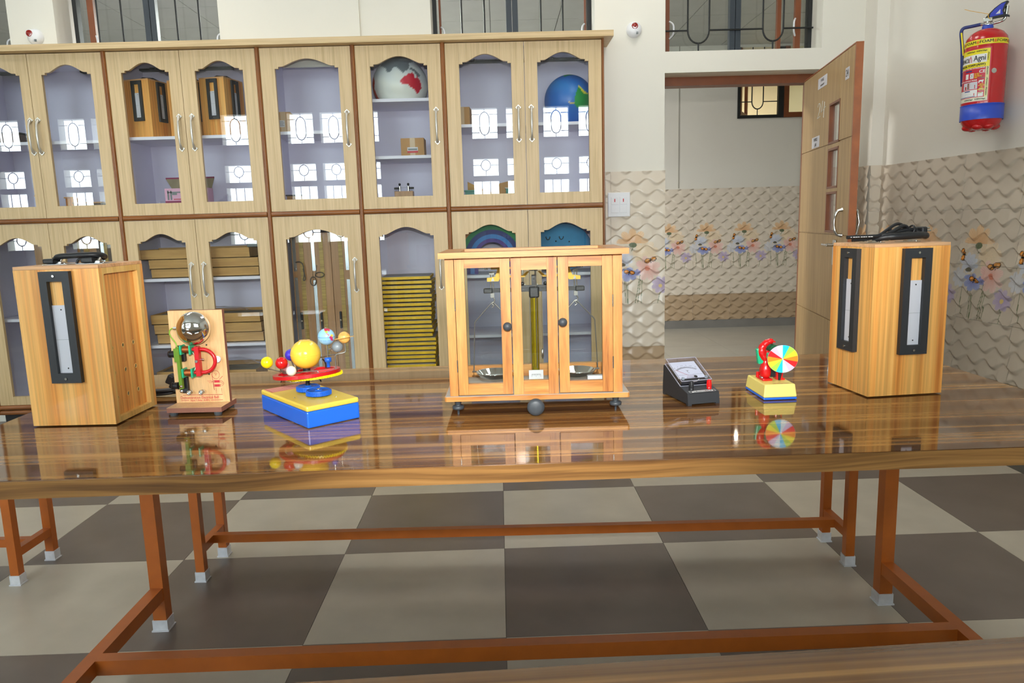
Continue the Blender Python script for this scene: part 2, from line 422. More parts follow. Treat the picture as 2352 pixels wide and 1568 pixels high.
# ------------------------------------------------------------------ room shell
def wall_grid(x0, x1, z0, z1, holes):
    """rectangles of a wall in (x,z) left after cutting holes"""
    xs = sorted({x0, x1, *[h[0] for h in holes], *[h[1] for h in holes]}); zs = sorted({z0, z1, *[h[2] for h in holes], *[h[3] for h in holes]})
    xs = [x for x in xs if x0 <= x <= x1]; zs = [z for z in zs if z0 <= z <= z1]
    out = []
    for i in range(len(xs) - 1):
        run = None
        for k in range(len(zs) - 1):
            cx, cz = (xs[i] + xs[i + 1]) / 2, (zs[k] + zs[k + 1]) / 2
            if any(h[0] < cx < h[1] and h[2] < cz < h[3] for h in holes):
                if run: out.append(run); run = None
            elif run: run = (xs[i], xs[i + 1], run[2], zs[k + 1])
            else: run = (xs[i], xs[i + 1], zs[k], zs[k + 1])
        if run: out.append(run)
    return out
XL, YW, YB, ZC = -9.0, 2.2, -5.0, 3.5
WT = 0.24                                   # wall thickness
DOOR = (1.093, 2.12, -0.02, 2.112)
WIN = [(-4.6, -2.95, 2.24, 3.15), (-2.666, -1.667, 2.24, 3.15), (-0.363, 0.654, 2.24, 3.15), (1.095, 2.082, 2.24, 3.15)]
NICHE = (-3.30, 0.705, -0.02, 2.27)
mb = MB()
for a, b, c, d in wall_grid(XL, 6.35, 0, ZC, [DOOR, NICHE] + WIN):
    mb.box((a, YW, c), (b, YW + WT, d))
mb.box((-1.29, YW - 0.018, 2.2), (-0.80, YW, ZC))          # shallow pilaster between the windows
wall_n = struct(mb.build('wall_north', M['wall']))
# right wall, turned four degrees, with a narrow nib where it meets the door wall
AR = rad(4.0)
RWX = Matrix.Translation((2.43, 2.05, 0)) @ Matrix.Rotation(AR, 4, 'Z')
def rw(s, off, z):                           # s along the wall towards the camera, off = into the room
    return RWX @ Vector((-off, -s, z))
mb = MB().box((0, -7.4, 0), (0.2, 0.02, ZC), 0, RWX).box((2.352, 2.055, 0), (2.62, 2.22, ZC))
wall_e = struct(mb.build('wall_east', M['wall_r']))
mb = MB().box((XL - 0.2, YB - 0.2, 0), (XL, YW + WT, ZC))
struct(mb.build('wall_west', M['wall']))
# window wall behind the camera
PX = [-7.6, -7.1, -6.6, -6.1, -4.15, -3.65, -3.15, -2.65, -2.16, -0.34, 0.19, 0.76, 1.30]
ROWS = [(2.50, 2.95, 'oval'), (1.94, 2.20, 'ring'), (1.60, 1.86, 'bars'), (1.00, 1.24, 'ring')]
holes = [(x, x + 0.39, z0, z1) for x in PX for z0, z1, _ in ROWS if z0 > 1.1 or x < -0.5]
mb = MB()
for a, b, c, d in wall_grid(XL, 3.3, 0, ZC, holes):
    mb.box((a, YB - 0.16, c), (b, YB, d))
struct(mb.build('wall_south', M['wall']))
G = {}
for z0, z1, k in ROWS:
    h = z1 - z0; m = MB(); cz = h / 2
    if k == 'oval':
        pts = [(0.195 + 0.075 * math.cos(t), 0, cz + (0.06 if math.sin(t) > 0 else -0.06) + 0.11 * math.sin(t)) for t in [2 * PI * i / 28 for i in range(28)]]
        m.tube(pts, 0.0065, 5, 0, True)
        for zz in (h * 0.2, h * 0.8): m.cyl((0, 0, zz), (0.12, 0, zz), 0.005, None, 5).cyl((0.27, 0, zz), (0.39, 0, zz), 0.005, None, 5)
        m.cyl((0.195, 0, 0), (0.195, 0, cz - 0.17), 0.005, None, 5).cyl((0.195, 0, h), (0.195, 0, cz + 0.17), 0.005, None, 5)
    elif k == 'ring':
        pts = [(0.195 + 0.072 * math.cos(t), 0, h * 0.62 + 0.08 * math.sin(t)) for t in [2 * PI * i / 24 for i in range(24)]]
        m.tube(pts, 0.0065, 5, 0, True).cyl((0, 0, h * 0.62), (0.123, 0, h * 0.62), 0.005, None, 5).cyl((0.267, 0, h * 0.62), (0.39, 0, h * 0.62), 0.005, None, 5)
        m.cyl((0.195, 0, 0), (0.195, 0, h * 0.62 - 0.08), 0.005, None, 5).cyl((0.195, 0, h), (0.195, 0, h * 0.62 + 0.08), 0.005, None, 5)
    else:
        for q in (0.13, 0.26): m.cyl((q, 0, 0), (q, 0, h), 0.006, None, 5)
    G[(z0, k)] = m.mesh('grill', M['iron'])
for i, x in enumerate(PX):
    w = struct(bx('window_%d' % (i + 5), (x - 0.02, YB + 0.0, 0.92), (x, YB + 0.012, 2.98), M['white']))
    for z0, z1, k in ROWS:
        if z0 < 1.1 and x > -0.5: continue
        put('grill', G[(z0, k)], w, (x, YB - 0.03, z0))
        bx('pane', (x, YB - 0.10, z0), (x + 0.39, YB - 0.095, z1), M['wpane'], w)
struct(bx('ceiling', (XL - 0.2, YB - 0.2, ZC), (3.6, YW + WT, ZC + 0.1), M['ceil']))
# four slim ceiling lamps
lampm, t_, b_ = new_mat('lit_ceiling_lamp'); b_.inputs['Emission Color'].default_value = (1, 0.97, 0.92, 1); b_.inputs['Emission Strength'].default_value = 7.0
lamp0 = None
for i, (x, y) in enumerate([(-5.6, 0.2), (-2.2, 0.2), (0.9, 0.2), (-5.6, 1.4), (-2.2, 1.4), (0.9, 1.4)]):
    if lamp0 is None:
        lamp0 = thing('ceiling_lamp', 'slim white square ceiling lamp panel, lit, under the white ceiling', 'lamp', (x, y, ZC), 0, 'lit square panels on the classroom ceiling')
        bx('housing', (-0.31, -0.31, -0.03), (0.31, 0.31, 0.0), M['white'], lamp0); bx('diffuser', (-0.29, -0.29, -0.036), (0.29, 0.29, -0.03), lampm, lamp0)
    else:
        copy_tree(lamp0).location = (x, y, ZC)

# ------------------------------------------------------------------ floor of the room
fl = struct(bx('floor', (XL - 0.2, YB - 0.2, -0.06), (3.6, YW + WT, -0.004), M['grout']))
tm = {0: MB().box((0.0008, 0.0008, -0.004), (0.5992, 0.5992, 0.0)).mesh('floor_tile', M['tile_l']),
      1: MB().box((0.0008, 0.0008, -0.004), (0.5992, 0.5992, 0.0)).mesh('floor_tile', M['tile_d'])}
for i in range(-9, 4):
    for j in range(-5, 4):
        put('floor_tile', tm[(i + j) % 2], fl, (i * 0.6, j * 0.6, 0))

# ------------------------------------------------------------------ wave relief wall tiles
TW, TH = 0.40, 0.285
LAM, PIT, AMP, DEP = TW / 3, TH / 4, 0.0205, 0.0115
def relief(u, v):
    k = math.floor(v / PIT) - 1
    s = AMP * math.sin(2 * PI * u / LAM)
    for q in range(4):
        b0 = (k + q) * PIT + (s if (k + q) % 2 == 0 else -s); b1 = (k + q + 1) * PIT + (s if (k + q + 1) % 2 == 0 else -s)
        if b0 <= v < b1:
            t = (v - b0) / (b1 - b0)
            return DEP * (t / 0.13 if t < 0.13 else ((1 - t) / 0.87) ** 1.25) * min(1.0, (b1 - b0) / 0.075)
    return 0.0
def tile_mesh(nu, nv, m, col=None):
    """tile in local x (width), z (height), relief towards -y"""
    g = 0.0007
    vs = [(g + (TW - 2 * g) * i / nu, -0.006 - relief(TW * i / nu, TH * j / nv), g + (TH - 2 * g) * j / nv) for j in range(nv + 1) for i in range(nu + 1)]
    fs = [(j * (nu + 1) + i, j * (nu + 1) + i + 1, (j + 1) * (nu + 1) + i + 1, (j + 1) * (nu + 1) + i) for j in range(nv) for i in range(nu)]
    n = len(vs)
    vs += [(g, 0, g), (TW - g, 0, g), (TW - g, 0, TH - g), (g, 0, TH - g), (g, -0.006, g), (TW - g, -0.006, g), (TW - g, -0.006, TH - g), (g, -0.006, TH - g)]
    fs += [(n + a, n + b, n + d, n + c) for a, b, d, c in ((0, 1, 5, 4), (1, 2, 6, 5), (2, 3, 7, 6), (3, 0, 4, 7))]
    me = bpy.data.meshes.new('wave_tile'); me.from_pydata(vs, [], fs); me.materials.append(m)
    me.polygons.foreach_set('use_smooth', [True] * (nu * nv) + [False] * 4)
    if col:
        ca = me.color_attributes.new('Col', 'FLOAT_COLOR', 'POINT')
        buf = []
        for v in vs: buf += list(col(v[0], v[2]))
        ca.data.foreach_set('color', buf)
    me.update(); return me

BASE_T = [222, 211, 194]
def mixc(a, b, t): return [a[i] * (1 - t) + b[i] * t for i in range(3)]
def petals(c, u, v, cx, cy, r, n, c_in, c_out, alpha, squash=1.0, th0=0.3, arc=None):
    dx, dy = u - cx, (v - cy) / squash
    d = math.hypot(dx, dy)
    if d > r: return c
    th = math.atan2(dy, dx)
    if arc and not (arc[0] <= th <= arc[1]): return c
    edge = r * (0.66 + 0.34 * abs(math.cos(n * 0.5 * (th - th0))) ** 0.7)
    if d > edge: return c
    t = d / edge
    pc = mixc(c_in, c_out, t)
    rib = 0.90 + 0.10 * abs(math.sin(n * 2.5 * th))
    pc = [q * rib for q in pc]
    return mixc(c, pc, alpha)
def butterfly(c, u, v, cx, cy, s, ang):
    dx, dy = u - cx, v - cy
    x = (dx * math.cos(ang) + dy * math.sin(ang)) / s; y = (-dx * math.sin(ang) + dy * math.cos(ang)) / s
    for sx in (-1, 1):
        ex, ey = (x - sx * 0.52) / 0.50, (y - 0.10) / 0.40
        q = ex * ex + ey * ey
        if q < 1:
            return [34, 24, 20] if q > 0.62 or abs(y - 0.1 + 0.3 * abs(x)) < 0.05 else ([236, 150, 60] if q > 0.05 else [250, 200, 130])
    if abs(x) < 0.07 and abs(y) < 0.42: return [30, 22, 20]
    return c
def seg(c, u, v, x0, y0, x1, y1, w, col):
    dx, dy = x1 - x0, y1 - y0; L = dx * dx + dy * dy
    t = max(0, min(1, ((u - x0) * dx + (v - y0) * dy) / L))
    return mixc(c, col, 0.85) if math.hypot(u - x0 - t * dx, v - y0 - t * dy) < w else c
def bouquet(u, v, base):
    """one repeat of the printed flowers; u from the orange bloom, v up from the foot of the lower flower tile"""
    c = list(base)
    for k in (-1, 0, 1):
        x = u - k * TW
        if abs(x) > 0.34: continue
        for a in ((-0.052, 0.165, -0.046, 0.012), (-0.04, 0.165, -0.034, 0.004), (-0.03, 0.16, -0.03, 0.004), (0.05, 0.19, 0.018, 0.006), (0.056, 0.19, 0.034, 0.006), (0.064, 0.2, 0.056, 0.004),
                  (0.185, 0.09, 0.165, 0.0), (-0.11, 0.16, -0.105, 0.02)):
            c = seg(c, x, v, *a, 0.0022, [70, 92, 52])
        c = petals(c, x, v, 0.085, 0.33, 0.085, 9, [246, 214, 164], [244, 216, 178], 0.75)
        c = petals(c, x, v, -0.09, 0.36, 0.06, 8, [246, 226, 196], [240, 222, 200], 0.45)
        c = petals(c, x, v, -0.13, 0.215, 0.055, 8, [214, 222, 240], [206, 216, 238], 0.7)
        c = petals(c, x, v, -0.062, 0.295, 0.068, 9, [190, 204, 236], [212, 222, 242], 0.85, 0.8)
        if math.hypot(x + 0.066, (v - 0.258) / 0.55) < 0.021: c = [74, 70, 56]
        c = petals(c, x, v, 0.10, 0.232, 0.085, 8, [240, 150, 140], [246, 200, 196], 0.85)
        if math.hypot(x - 0.097, v - 0.232) < 0.017: c = [214, 92, 66]
        c = petals(c, x, v, 0.03, 0.205, 0.024, 5, [110, 120, 200], [130, 140, 214], 0.9)
        c = petals(c, x, v, -0.03, 0.195, 0.066, 6, [96, 110, 196], [150, 166, 228], 0.92, 0.72)
        c = petals(c, x, v, 0.185, 0.122, 0.064, 8, [150, 128, 200], [188, 172, 222], 0.9, 0.9)
        if math.hypot(x - 0.183, v - 0.115) < 0.012: c = [222, 190, 90]
        c = petals(c, x, v, 0.0, 0.392, 0.105, 9, [228, 160, 100], [242, 200, 150], 0.9, 0.95, PI / 2, (0.05, PI - 0.05))
        if math.hypot((x - 0.002) / 1.5, v - 0.385) < 0.017: c = [70, 84, 56]
        c = seg(c, x, v, 0.002, 0.37, -0.006, 0.345, 0.0025, [70, 92, 52])
        c = mixc(c, base, 0.22)
        c = butterfly(c, x, v, 0.118, 0.282, 0.04, 0.25)
        c = butterfly(c, x, v, -0.022, 0.205, 0.036, -0.2)
        c = butterfly(c, x, v, -0.105, 0.335, 0.034, 1.35)
    return c
ORX = 0.14                                     # the orange bloom inside a tile
def flower_col(v0, base):
    return lambda u, v: lin(bouquet(u - ORX, v + v0, base))
T_CREAM, T_BROWN = tile_mesh(44, 64, M['wtile']), tile_mesh(44, 64, M['btile'])
T_CREAMR = tile_mesh(44, 64, M['wtile_r'])
T_FU, T_FL = tile_mesh(120, 90, M['flower'], flower_col(TH, BASE_T)), tile_mesh(120, 90, M['flower'], flower_col(0, BASE_T))
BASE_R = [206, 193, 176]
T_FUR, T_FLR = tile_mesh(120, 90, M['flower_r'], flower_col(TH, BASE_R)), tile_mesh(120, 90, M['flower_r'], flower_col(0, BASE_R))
ROWT = [('T_BROWN', -1), ('T_CREAM', 0), ('T_FL', 1), ('T_FU', 2), ('T_CREAM', 3)]
def tile_run(parent, x0, n, top, X, rows):
    for r, me in rows:
        for i in range(n):
            o = put('wave_tile', me, parent)
            o.matrix_local = X @ Matrix.Translation((x0 + i * TW, 0, top - TH * (4 - r)))
ROWS_C = [(-1, T_BROWN), (0, T_CREAM), (1, T_FL), (2, T_FU), (3, T_CREAM)]
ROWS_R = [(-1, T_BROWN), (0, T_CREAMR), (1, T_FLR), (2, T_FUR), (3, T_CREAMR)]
# pillar beside the door: two tiles wide, orange bloom at x 0.885; the right one is cut by the door opening
def cut_mesh(me, x1=None, x0=None):
    q = me.copy(); bm = bmesh.new(); bm.from_mesh(q)
    if x1 is not None: bmesh.ops.bisect_plane(bm, geom=bm.verts[:] + bm.edges[:] + bm.faces[:], plane_co=(x1, 0, 0), plane_no=(1, 0, 0), clear_outer=True)
    if x0 is not None: bmesh.ops.bisect_plane(bm, geom=bm.verts[:] + bm.edges[:] + bm.faces[:], plane_co=(x0, 0, 0), plane_no=(-1, 0, 0), clear_outer=True)
    bm.to_mesh(q); bm.free(); return q
px0 = 0.885 - ORX
YT = Matrix.Translation((0, YW, 0))
for r, me in ROWS_C:
    o = put('wave_tile', cut_mesh(me, DOOR[0] + 0.004 - px0), wall_n); o.matrix_local = YT @ Matrix.Translation((px0, 0, 1.514 - TH * (4 - r)))
    o = put('wave_tile', cut_mesh(me, None, 0.712 - (px0 - TW)), wall_n); o.matrix_local = YT @ Matrix.Translation((px0 - TW, 0, 1.514 - TH * (4 - r)))
# door wall right of the door, mostly behind the open leaf
for r, me in [(k, {0: T_CREAMR, -1: T_BROWN, 1: T_FLR, 2: T_FUR, 3: T_CREAMR}[k]) for k in (-1, 0, 1, 2, 3)]:
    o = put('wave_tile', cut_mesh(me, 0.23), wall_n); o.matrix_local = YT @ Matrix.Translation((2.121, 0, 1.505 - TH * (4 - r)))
# nib: left face and its narrow lit front
NX = Matrix.Translation((2.352, 2.20, 0)) @ Matrix.Rotation(-PI / 2, 4, 'Z')
for r, me in ROWS_R:
    o = put('wave_tile', cut_mesh(me, 0.148), wall_e); o.matrix_local = NX @ Matrix.Translation((0, 0, 1.50 - TH * (4 - r)))
NF = Matrix.Translation((2.352, 2.055, 0))
for r, me in ROWS_C:
    o = put('wave_tile', cut_mesh(T_CREAM if r >= 0 else T_BROWN, 0.075), wall_e); o.matrix_local = NF @ Matrix.Translation((0, 0, 1.50 - TH * (4 - r)))
# long right wall
RT = RWX @ Matrix.Rotation(-PI / 2, 4, 'Z')      # local x runs towards the camera, -y into the room
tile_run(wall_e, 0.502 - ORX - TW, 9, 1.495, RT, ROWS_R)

# ------------------------------------------------------------------ corridor behind the door
YC = 5.4
wc = struct(MB().box((-6, YC, 0), (2.586, YC + 0.15, 3.3)).box((3.60, YC, 0), (6.2, YC + 0.15, 3.3)).box((2.586, YC, 0), (3.60, YC + 0.15, 2.231)).box((2.586, YC, 2.95), (3.60, YC + 0.15, 3.3)).build('wall_corridor', M['wall']))
wc_joint = MB().box((1.962, YC - 0.004, 1.525), (1.972, YC, 3.0)).build('groove_strip', M['tile_c'], wc)
cx0 = 1.86 - ORX
for r, me in ROWS_C:
    for i in range(-1, 5):
        o = put('wave_tile', me, wc); o.matrix_local = Matrix.Translation((cx0 + i * 0.41, YC, 1.515 - TH * (4 - r))) @ Matrix.Diagonal((1.025, 1, 1, 1))
struct(bx('baseboard_corridor', (-6, YC - 0.012, 0), (6.2, YC, 0.09), M['skirt']))
fc = struct(bx('floor_corridor', (-6, YW + WT, -0.06), (6.2, YC + 0.15, -0.004), M['grout']))
ct = MB().box((0.001, 0.001, -0.004), (0.599, 0.599, 0.0)).mesh('corridor_tile', M['tile_c'])
for i in range(0, 8):
    for j in range(0, 5):
        put('floor_tile', ct, fc, (0.9 + i * 0.6, 2.44 + j * 0.6, 0))
cc = struct(bx('ceiling_corridor', (-6, YW + WT, 2.99), (6.2, YC + 0.15, 3.1), M['skirt']))
cpan = mat('grey_ceiling_board', (196, 196, 192), 0.6, var=0.02)
cp = MB().box((0.004, 0.004, -0.012), (0.596, 0.596, 0.0)).mesh('ceiling_panel', cpan)
for i in range(-9, 8):
    for j in range(0, 5):
        put('ceiling_panel', cp, cc, (i * 0.6, 2.44 + j * 0.6, 2.99))
struct(bx('wall_corridor_west', (-6.15, YW + WT, 0), (-6.0, YC + 0.15, 3.1), M['wall']))
struct(bx('wall_corridor_east', (6.2, YW + WT, 0), (6.35, YC + 0.15, 3.1), M['wall']))
# window of the room across the corridor
def far_window():
    w = struct(MB().box((2.586, YC - 0.02, 2.231), (3.60, YC + 0.02, 2.262)).box((2.586, YC - 0.02, 2.262), (2.612, YC + 0.02, 2.95)).box((3.015, YC - 0.02, 2.262), (3.075, YC + 0.02, 2.95)).build('window_20', M['iron']))
    f = MB().box((3.075, YC - 0.03, 2.231), (3.125, YC + 0.03, 2.95)).box((3.125, YC - 0.03, 2.231), (3.56, YC + 0.03, 2.282)).box((3.56, YC - 0.03, 2.231), (3.60, YC + 0.03, 2.95))
    f.build('shutter_frame', M['frame'], w)
    s = MB()
    X = Matrix.Translation((2.612, YC, 0)) @ Matrix.Rotation(rad(62), 4, 'Z')
    for lo, hi in (((0, -0.015, 2.27), (0.05, 0.015, 2.95)), ((0.36, -0.015, 2.27), (0.40, 0.015, 2.95)), ((0.05, -0.015, 2.27), (0.36, 0.015, 2.31))): s.box(lo, hi, 0, X)
    s.build('shutter_frame', M['frame'], w)
    bx('pane', (3.125, YC - 0.004, 2.282), (3.56, YC, 2.95), M['wpane'], w)
    g = MB()
    for x in (2.74, 2.86): g.cyl((x, YC, 2.40), (x, YC, 2.95), 0.006, None, 6)
    g.tube([(2.80 + 0.06 * math.cos(t), YC, 2.40 + 0.075 * math.sin(t)) for t in [PI + PI * i / 12 for i in range(13)]], 0.006, 6)
    g.cyl((2.80, YC, 2.262), (2.80, YC, 2.325), 0.005, None, 6).cyl((2.612, YC, 2.40), (2.74, YC, 2.40), 0.005, None, 6).cyl((2.86, YC, 2.40), (3.015, YC, 2.40), 0.005, None, 6)
    g.build('grill', M['iron'], w)
    # the lit room behind
    struct(MB().box((0.6, 9.3, 0), (6.5, 9.4, 3.7)).box((0.5, YC + 0.15, 0), (0.6, 9.4, 3.7)).box((6.5, YC + 0.15, 0), (6.6, 9.4, 3.7)).box((0.5, YC + 0.15, 3.3), (6.6, YC + 0.2, 3.7)).build('wall_far_room', M['cream']))
    struct(MB().box((0.6, YC + 0.15, 3.6), (6.5, 9.4, 3.7)).build('ceiling_far_room', M['ceil']))
    struct(MB().box((0.6, YC + 0.15, -0.06), (6.5, 9.4, 0)).build('floor_far_room', M['tile_c']))
    f = thing('ceiling_fan', 'ivory ceiling fan seen through the window across the corridor', 'fan', (3.33, 6.6, 2.88))
    MB().cyl((0, 0, 0.05), (0, 0, 0.72), 0.012, None, 10).build('rod', M['fan'], f)
    MB().lathe([(0.012, 0.16), (0.03, 0.13), (0.05, 0.08), (0.10, 0.055), (0.125, 0.03), (0.125, -0.02), (0.09, -0.04), (0.0, -0.045)], 20).build('motor', M['fan'], f)
    for k in range(3):
        MB().box((0.12, -0.06, -0.012), (0.62, 0.06, -0.006)).build('blade', M['fan'], f, None, (0.12, 0, rad(35 + 120 * k)))
far_window()
l = area('far_room_lamp', (3.2, 8.0, 3.5), (3.2, 7.5, 0), 0.5, 60, (1.0, 0.93, 0.78))
l2 = area('corridor_fill', (-1.3, 3.9, 2.95), (-1.0, 3.9, 0), 0.5, 130, (1.0, 1.0, 0.96))  # added fill light that lifts the dim corridor, out of view behind the wall

# ------------------------------------------------------------------ transom windows over the cabinets
def transom(n, x0, x1, z0, z1, mull, sh, grills, shut=None, sill=None):
    y = YW + 0.16
    f = MB()
    for lo, hi in (((x0, y, z0), (x0 + 0.025, y + 0.05, z1)), ((x1 - 0.025, y, z0), (x1, y + 0.05, z1)), ((x0, y, z0 - 0.0), (x1, y + 0.05, z0 + 0.012))): f.box(lo, hi)
    w = struct(f.build('window_%d' % n, M['iron']))
    MB().box((mull[0], y - 0.012, z0), ((mull[0] + mull[1]) / 2 - 0.002, y + 0.03, z1)).box(((mull[0] + mull[1]) / 2 + 0.002, y - 0.012, z0), (mull[1], y + 0.03, z1)).build('mullion', M['mullion'], w)
    for a, b in sh:
        m = MB().box((a, y + 0.03, z0 + 0.012), (b, y + 0.06, z1)); m.build('shutter_stile', M['frame'], w)
    bx('pane', (x0 + 0.02, y + 0.042, z0 + 0.012), (mull[0] + 0.01, y + 0.046, z1), M['wpane'], w)
    bx('pane', (mull[1] - 0.01, y + 0.042, z0 + 0.012), (x1 - 0.02, y + 0.046, z1), M['wpane'], w)
    g = MB(); zz = z0 + 0.155
    for a, b in grills:
        c = (a + b) / 2; r = (b - a) / 2
        for x in (a, b): g.cyl((x, y - 0.02, zz), (x, y - 0.02, z1), 0.0055, None, 6)
        g.tube([(c + r * math.cos(t), y - 0.02, zz + r * 1.15 * math.sin(t)) for t in [PI + PI * i / 12 for i in range(13)]], 0.0055, 6)
        g.cyl((c, y - 0.02, z0), (c, y - 0.02, zz - r * 1.15), 0.0055, None, 6)
    ends = [x0] + [q for ab in grills for q in ab] + [x1]
    for i in range(0, len(ends), 2): g.cyl((ends[i], y - 0.02, zz), (ends[i + 1], y - 0.02, zz), 0.0055, None, 6)
    g.build('grill', M['iron'], w)
    for x, s in ((sh[0][1], 1), (sh[-1][0], -1)):
        MB().tube([(x, y + 0.03, z0 + 0.12), (x + s * 0.02, y + 0.0, z0 + 0.14), (x + s * 0.02, y + 0.0, z0 + 0.20), (x, y + 0.03, z0 + 0.225)], 0.006, 8, 0, False, None, 0.02).build('handle', M['white'], w)
    return w
transom(1, -4.6, -2.95, 2.24, 3.15, (-3.80, -3.73), [(-4.5, -4.47), (-3.05, -3.02)], [(-4.2, -4.06), (-3.4, -3.26)])
transom(2, -2.666 + 0.03, -1.667, 2.24, 3.15, (-2.186, -2.112), [(-2.56, -2.52), (-1.72, -1.70)], [(-2.474, -2.323), (-1.98, -1.837)])
transom(3, -0.363, 0.654, 2.24, 3.15, (0.107, 0.182), [(-0.325, -0.312), (0.612, 0.624)], [(-0.177, -0.032), (0.328, 0.468)])
transom(4, 1.095, 2.082, 2.24, 3.15, (1.545, 1.616), [(1.14, 1.165), (1.868, 1.892), (1.985, 2.02)], [(1.271, 1.409), (1.756, 1.889)])

# ------------------------------------------------------------------ door
dfm = struct(MB().box((1.05, YW + 0.15, 2.058), (2.13, YW + WT + 0.01, 2.118)).box((2.075, YW + 0.15, 0), (2.13, YW + WT + 0.01, 2.06)).box((1.06, YW + 0.15, 0), (1.105, YW + WT + 0.01, 2.06)).build('trim_1', M['frame']))
DL = 1.05
door = thing('panel_door', 'oak veneer door standing open into the room, chalked 24', 'door', (1.975, 2.19, 0.0), rad(-99.57))
# local x runs from the hinge to the free edge, the visible face looks to -y
SL = [(0.618, 0.824, 1.587, 1.808), (0.624, 0.826, 1.346, 1.564), (0.620, 0.826, 1.106, 1.328)]
def leaf_piece(m, a, b, c, d): m.box((a, 0.0015, c), (b, 0.036, d))
core = MB()
for a, b, c, d in wall_grid(0, DL, 0.012, 2.032, SL): core.box((a, 0.006, c), (b, 0.026, d))
core.build('leaf', M['doorv'], door)
# veneer panels proud of the leaf with grooves between
def veneer(x0, x1, z0, z1):
    m = MB()
    for a, b, c, d in wall_grid(x0, x1, z0, z1, SL): m.box((a, 0.0, c), (b, 0.006, d))
    m.build('veneer_panel', M['doorv'], door)
for x0, x1, z0, z1 in ((0.004, 0.806, 1.592, 2.03), (0.811, DL - 0.003, 1.592, 2.03), (0.004, DL - 0.003, 1.099, 1.586), (0.004, DL - 0.003, 0.628, 1.093), (0.004, DL - 0.003, 0.02, 0.622)): veneer(x0, x1, z0, z1)
MB().box((DL, -0.001, 0.012), (DL + 0.012, 0.035, 2.034)).box((0, -0.001, 2.032), (DL + 0.012, 0.035, 2.038)).build('edge_band', M['doore'], door)
for a, b, c, d in SL:
    fr = MB()
    for lo, hi in (((a, -0.002, c), (a + 0.010, 0.026, d)), ((b - 0.010, -0.002, c), (b, 0.026, d)), ((a, -0.002, c), (b, 0.026, c + 0.012)), ((a, -0.002, d - 0.012), (b, 0.026, d))): fr.box(lo, hi)
    o = fr.build('vision_frame', M['frame'], door)
    bx('pane', (a + 0.010, 0.018, c + 0.01), (b - 0.010, 0.020, d - 0.01), M['wpane'], o)
dh = MB().tube([(0.945, 0.0, 1.095), (0.945, -0.03, 1.10), (0.945, -0.042, 1.16), (0.945, -0.03, 1.222), (0.945, 0.0, 1.228)], [0.012, 0.008, 0.006, 0.008, 0.012], 10, 0, False, None, 0.03)
dh.build('handle', M['steel'], door)
MB().tube([(0.955, 0.036, 1.095), (0.955, 0.07, 1.10), (0.955, 0.082, 1.16), (0.955, 0.07, 1.222), (0.955, 0.036, 1.228)], [0.012, 0.008, 0.006, 0.008, 0.012], 8).build('handle', M['steel'], door)
MB().box((0.81, -0.008, 0.93), (0.86, 0.0, 1.07), 0, None, 0.004).cyl((0.835, -0.008, 1.042), (0.835, -0.045, 1.042), 0.009, None, 12).box((0.74, -0.05, 1.036), (0.845, -0.038, 1.048), 0, None, 0.004).build('lock', M['steel'], door)
def note(name, x0, x1, z0, z1, lines, label):
    p = tag(bx(name, (x0, -0.0016, z0), (x1, -0.0004, z1), M['paper']), label, 'sign')
    p.matrix_world = Matrix.Translation((1.975, 2.19, 0)) @ Matrix.Rotation(rad(-99.57), 4, 'Z')
    m = MB()
    for body, s, dz in lines: add_text(m, body, s, front((x0 + x1) / 2, -0.0022, (z0 + z1) / 2 + dz), 0, 'CENTER', 0.9, s * 0.03)
    m.build('lettering', M['print_black'], p)
note('paper_sign', 0.355, 0.545, 1.925, 1.985, [('PHYSICS', 0.020, 0.012), ('LABORATORY', 0.014, -0.014)], 'wide white paper strip taped high on the open door')
note('paper_sign', 0.90, 0.964, 1.884, 1.942, [('24', 0.05, 0.0)], 'small white paper printed 24 near the top free corner of the door')
note('paper_sign', 0.258, 0.425, 1.598, 1.662, [('PHYSICS', 0.026, 0.014), ('LAB', 0.026, -0.016)], 'white paper reading PHYSICS LAB above the groove of the door')
mk = MB()
def stroke(pts): mk.tube([(x, -0.0008, z) for x, z in pts], 0.0022, 5)
stroke([(0.365, 1.828), (0.385, 1.845), (0.41, 1.842), (0.42, 1.825), (0.405, 1.80), (0.38, 1.775), (0.362, 1.762), (0.39, 1.764), (0.425, 1.768)])
stroke([(0.472, 1.848), (0.458, 1.815), (0.444, 1.788), (0.49, 1.797), (0.535, 1.808)]); stroke([(0.512, 1.838), (0.505, 1.80), (0.498, 1.752)])
mk.build('chalk_number', M['chalk'], door)

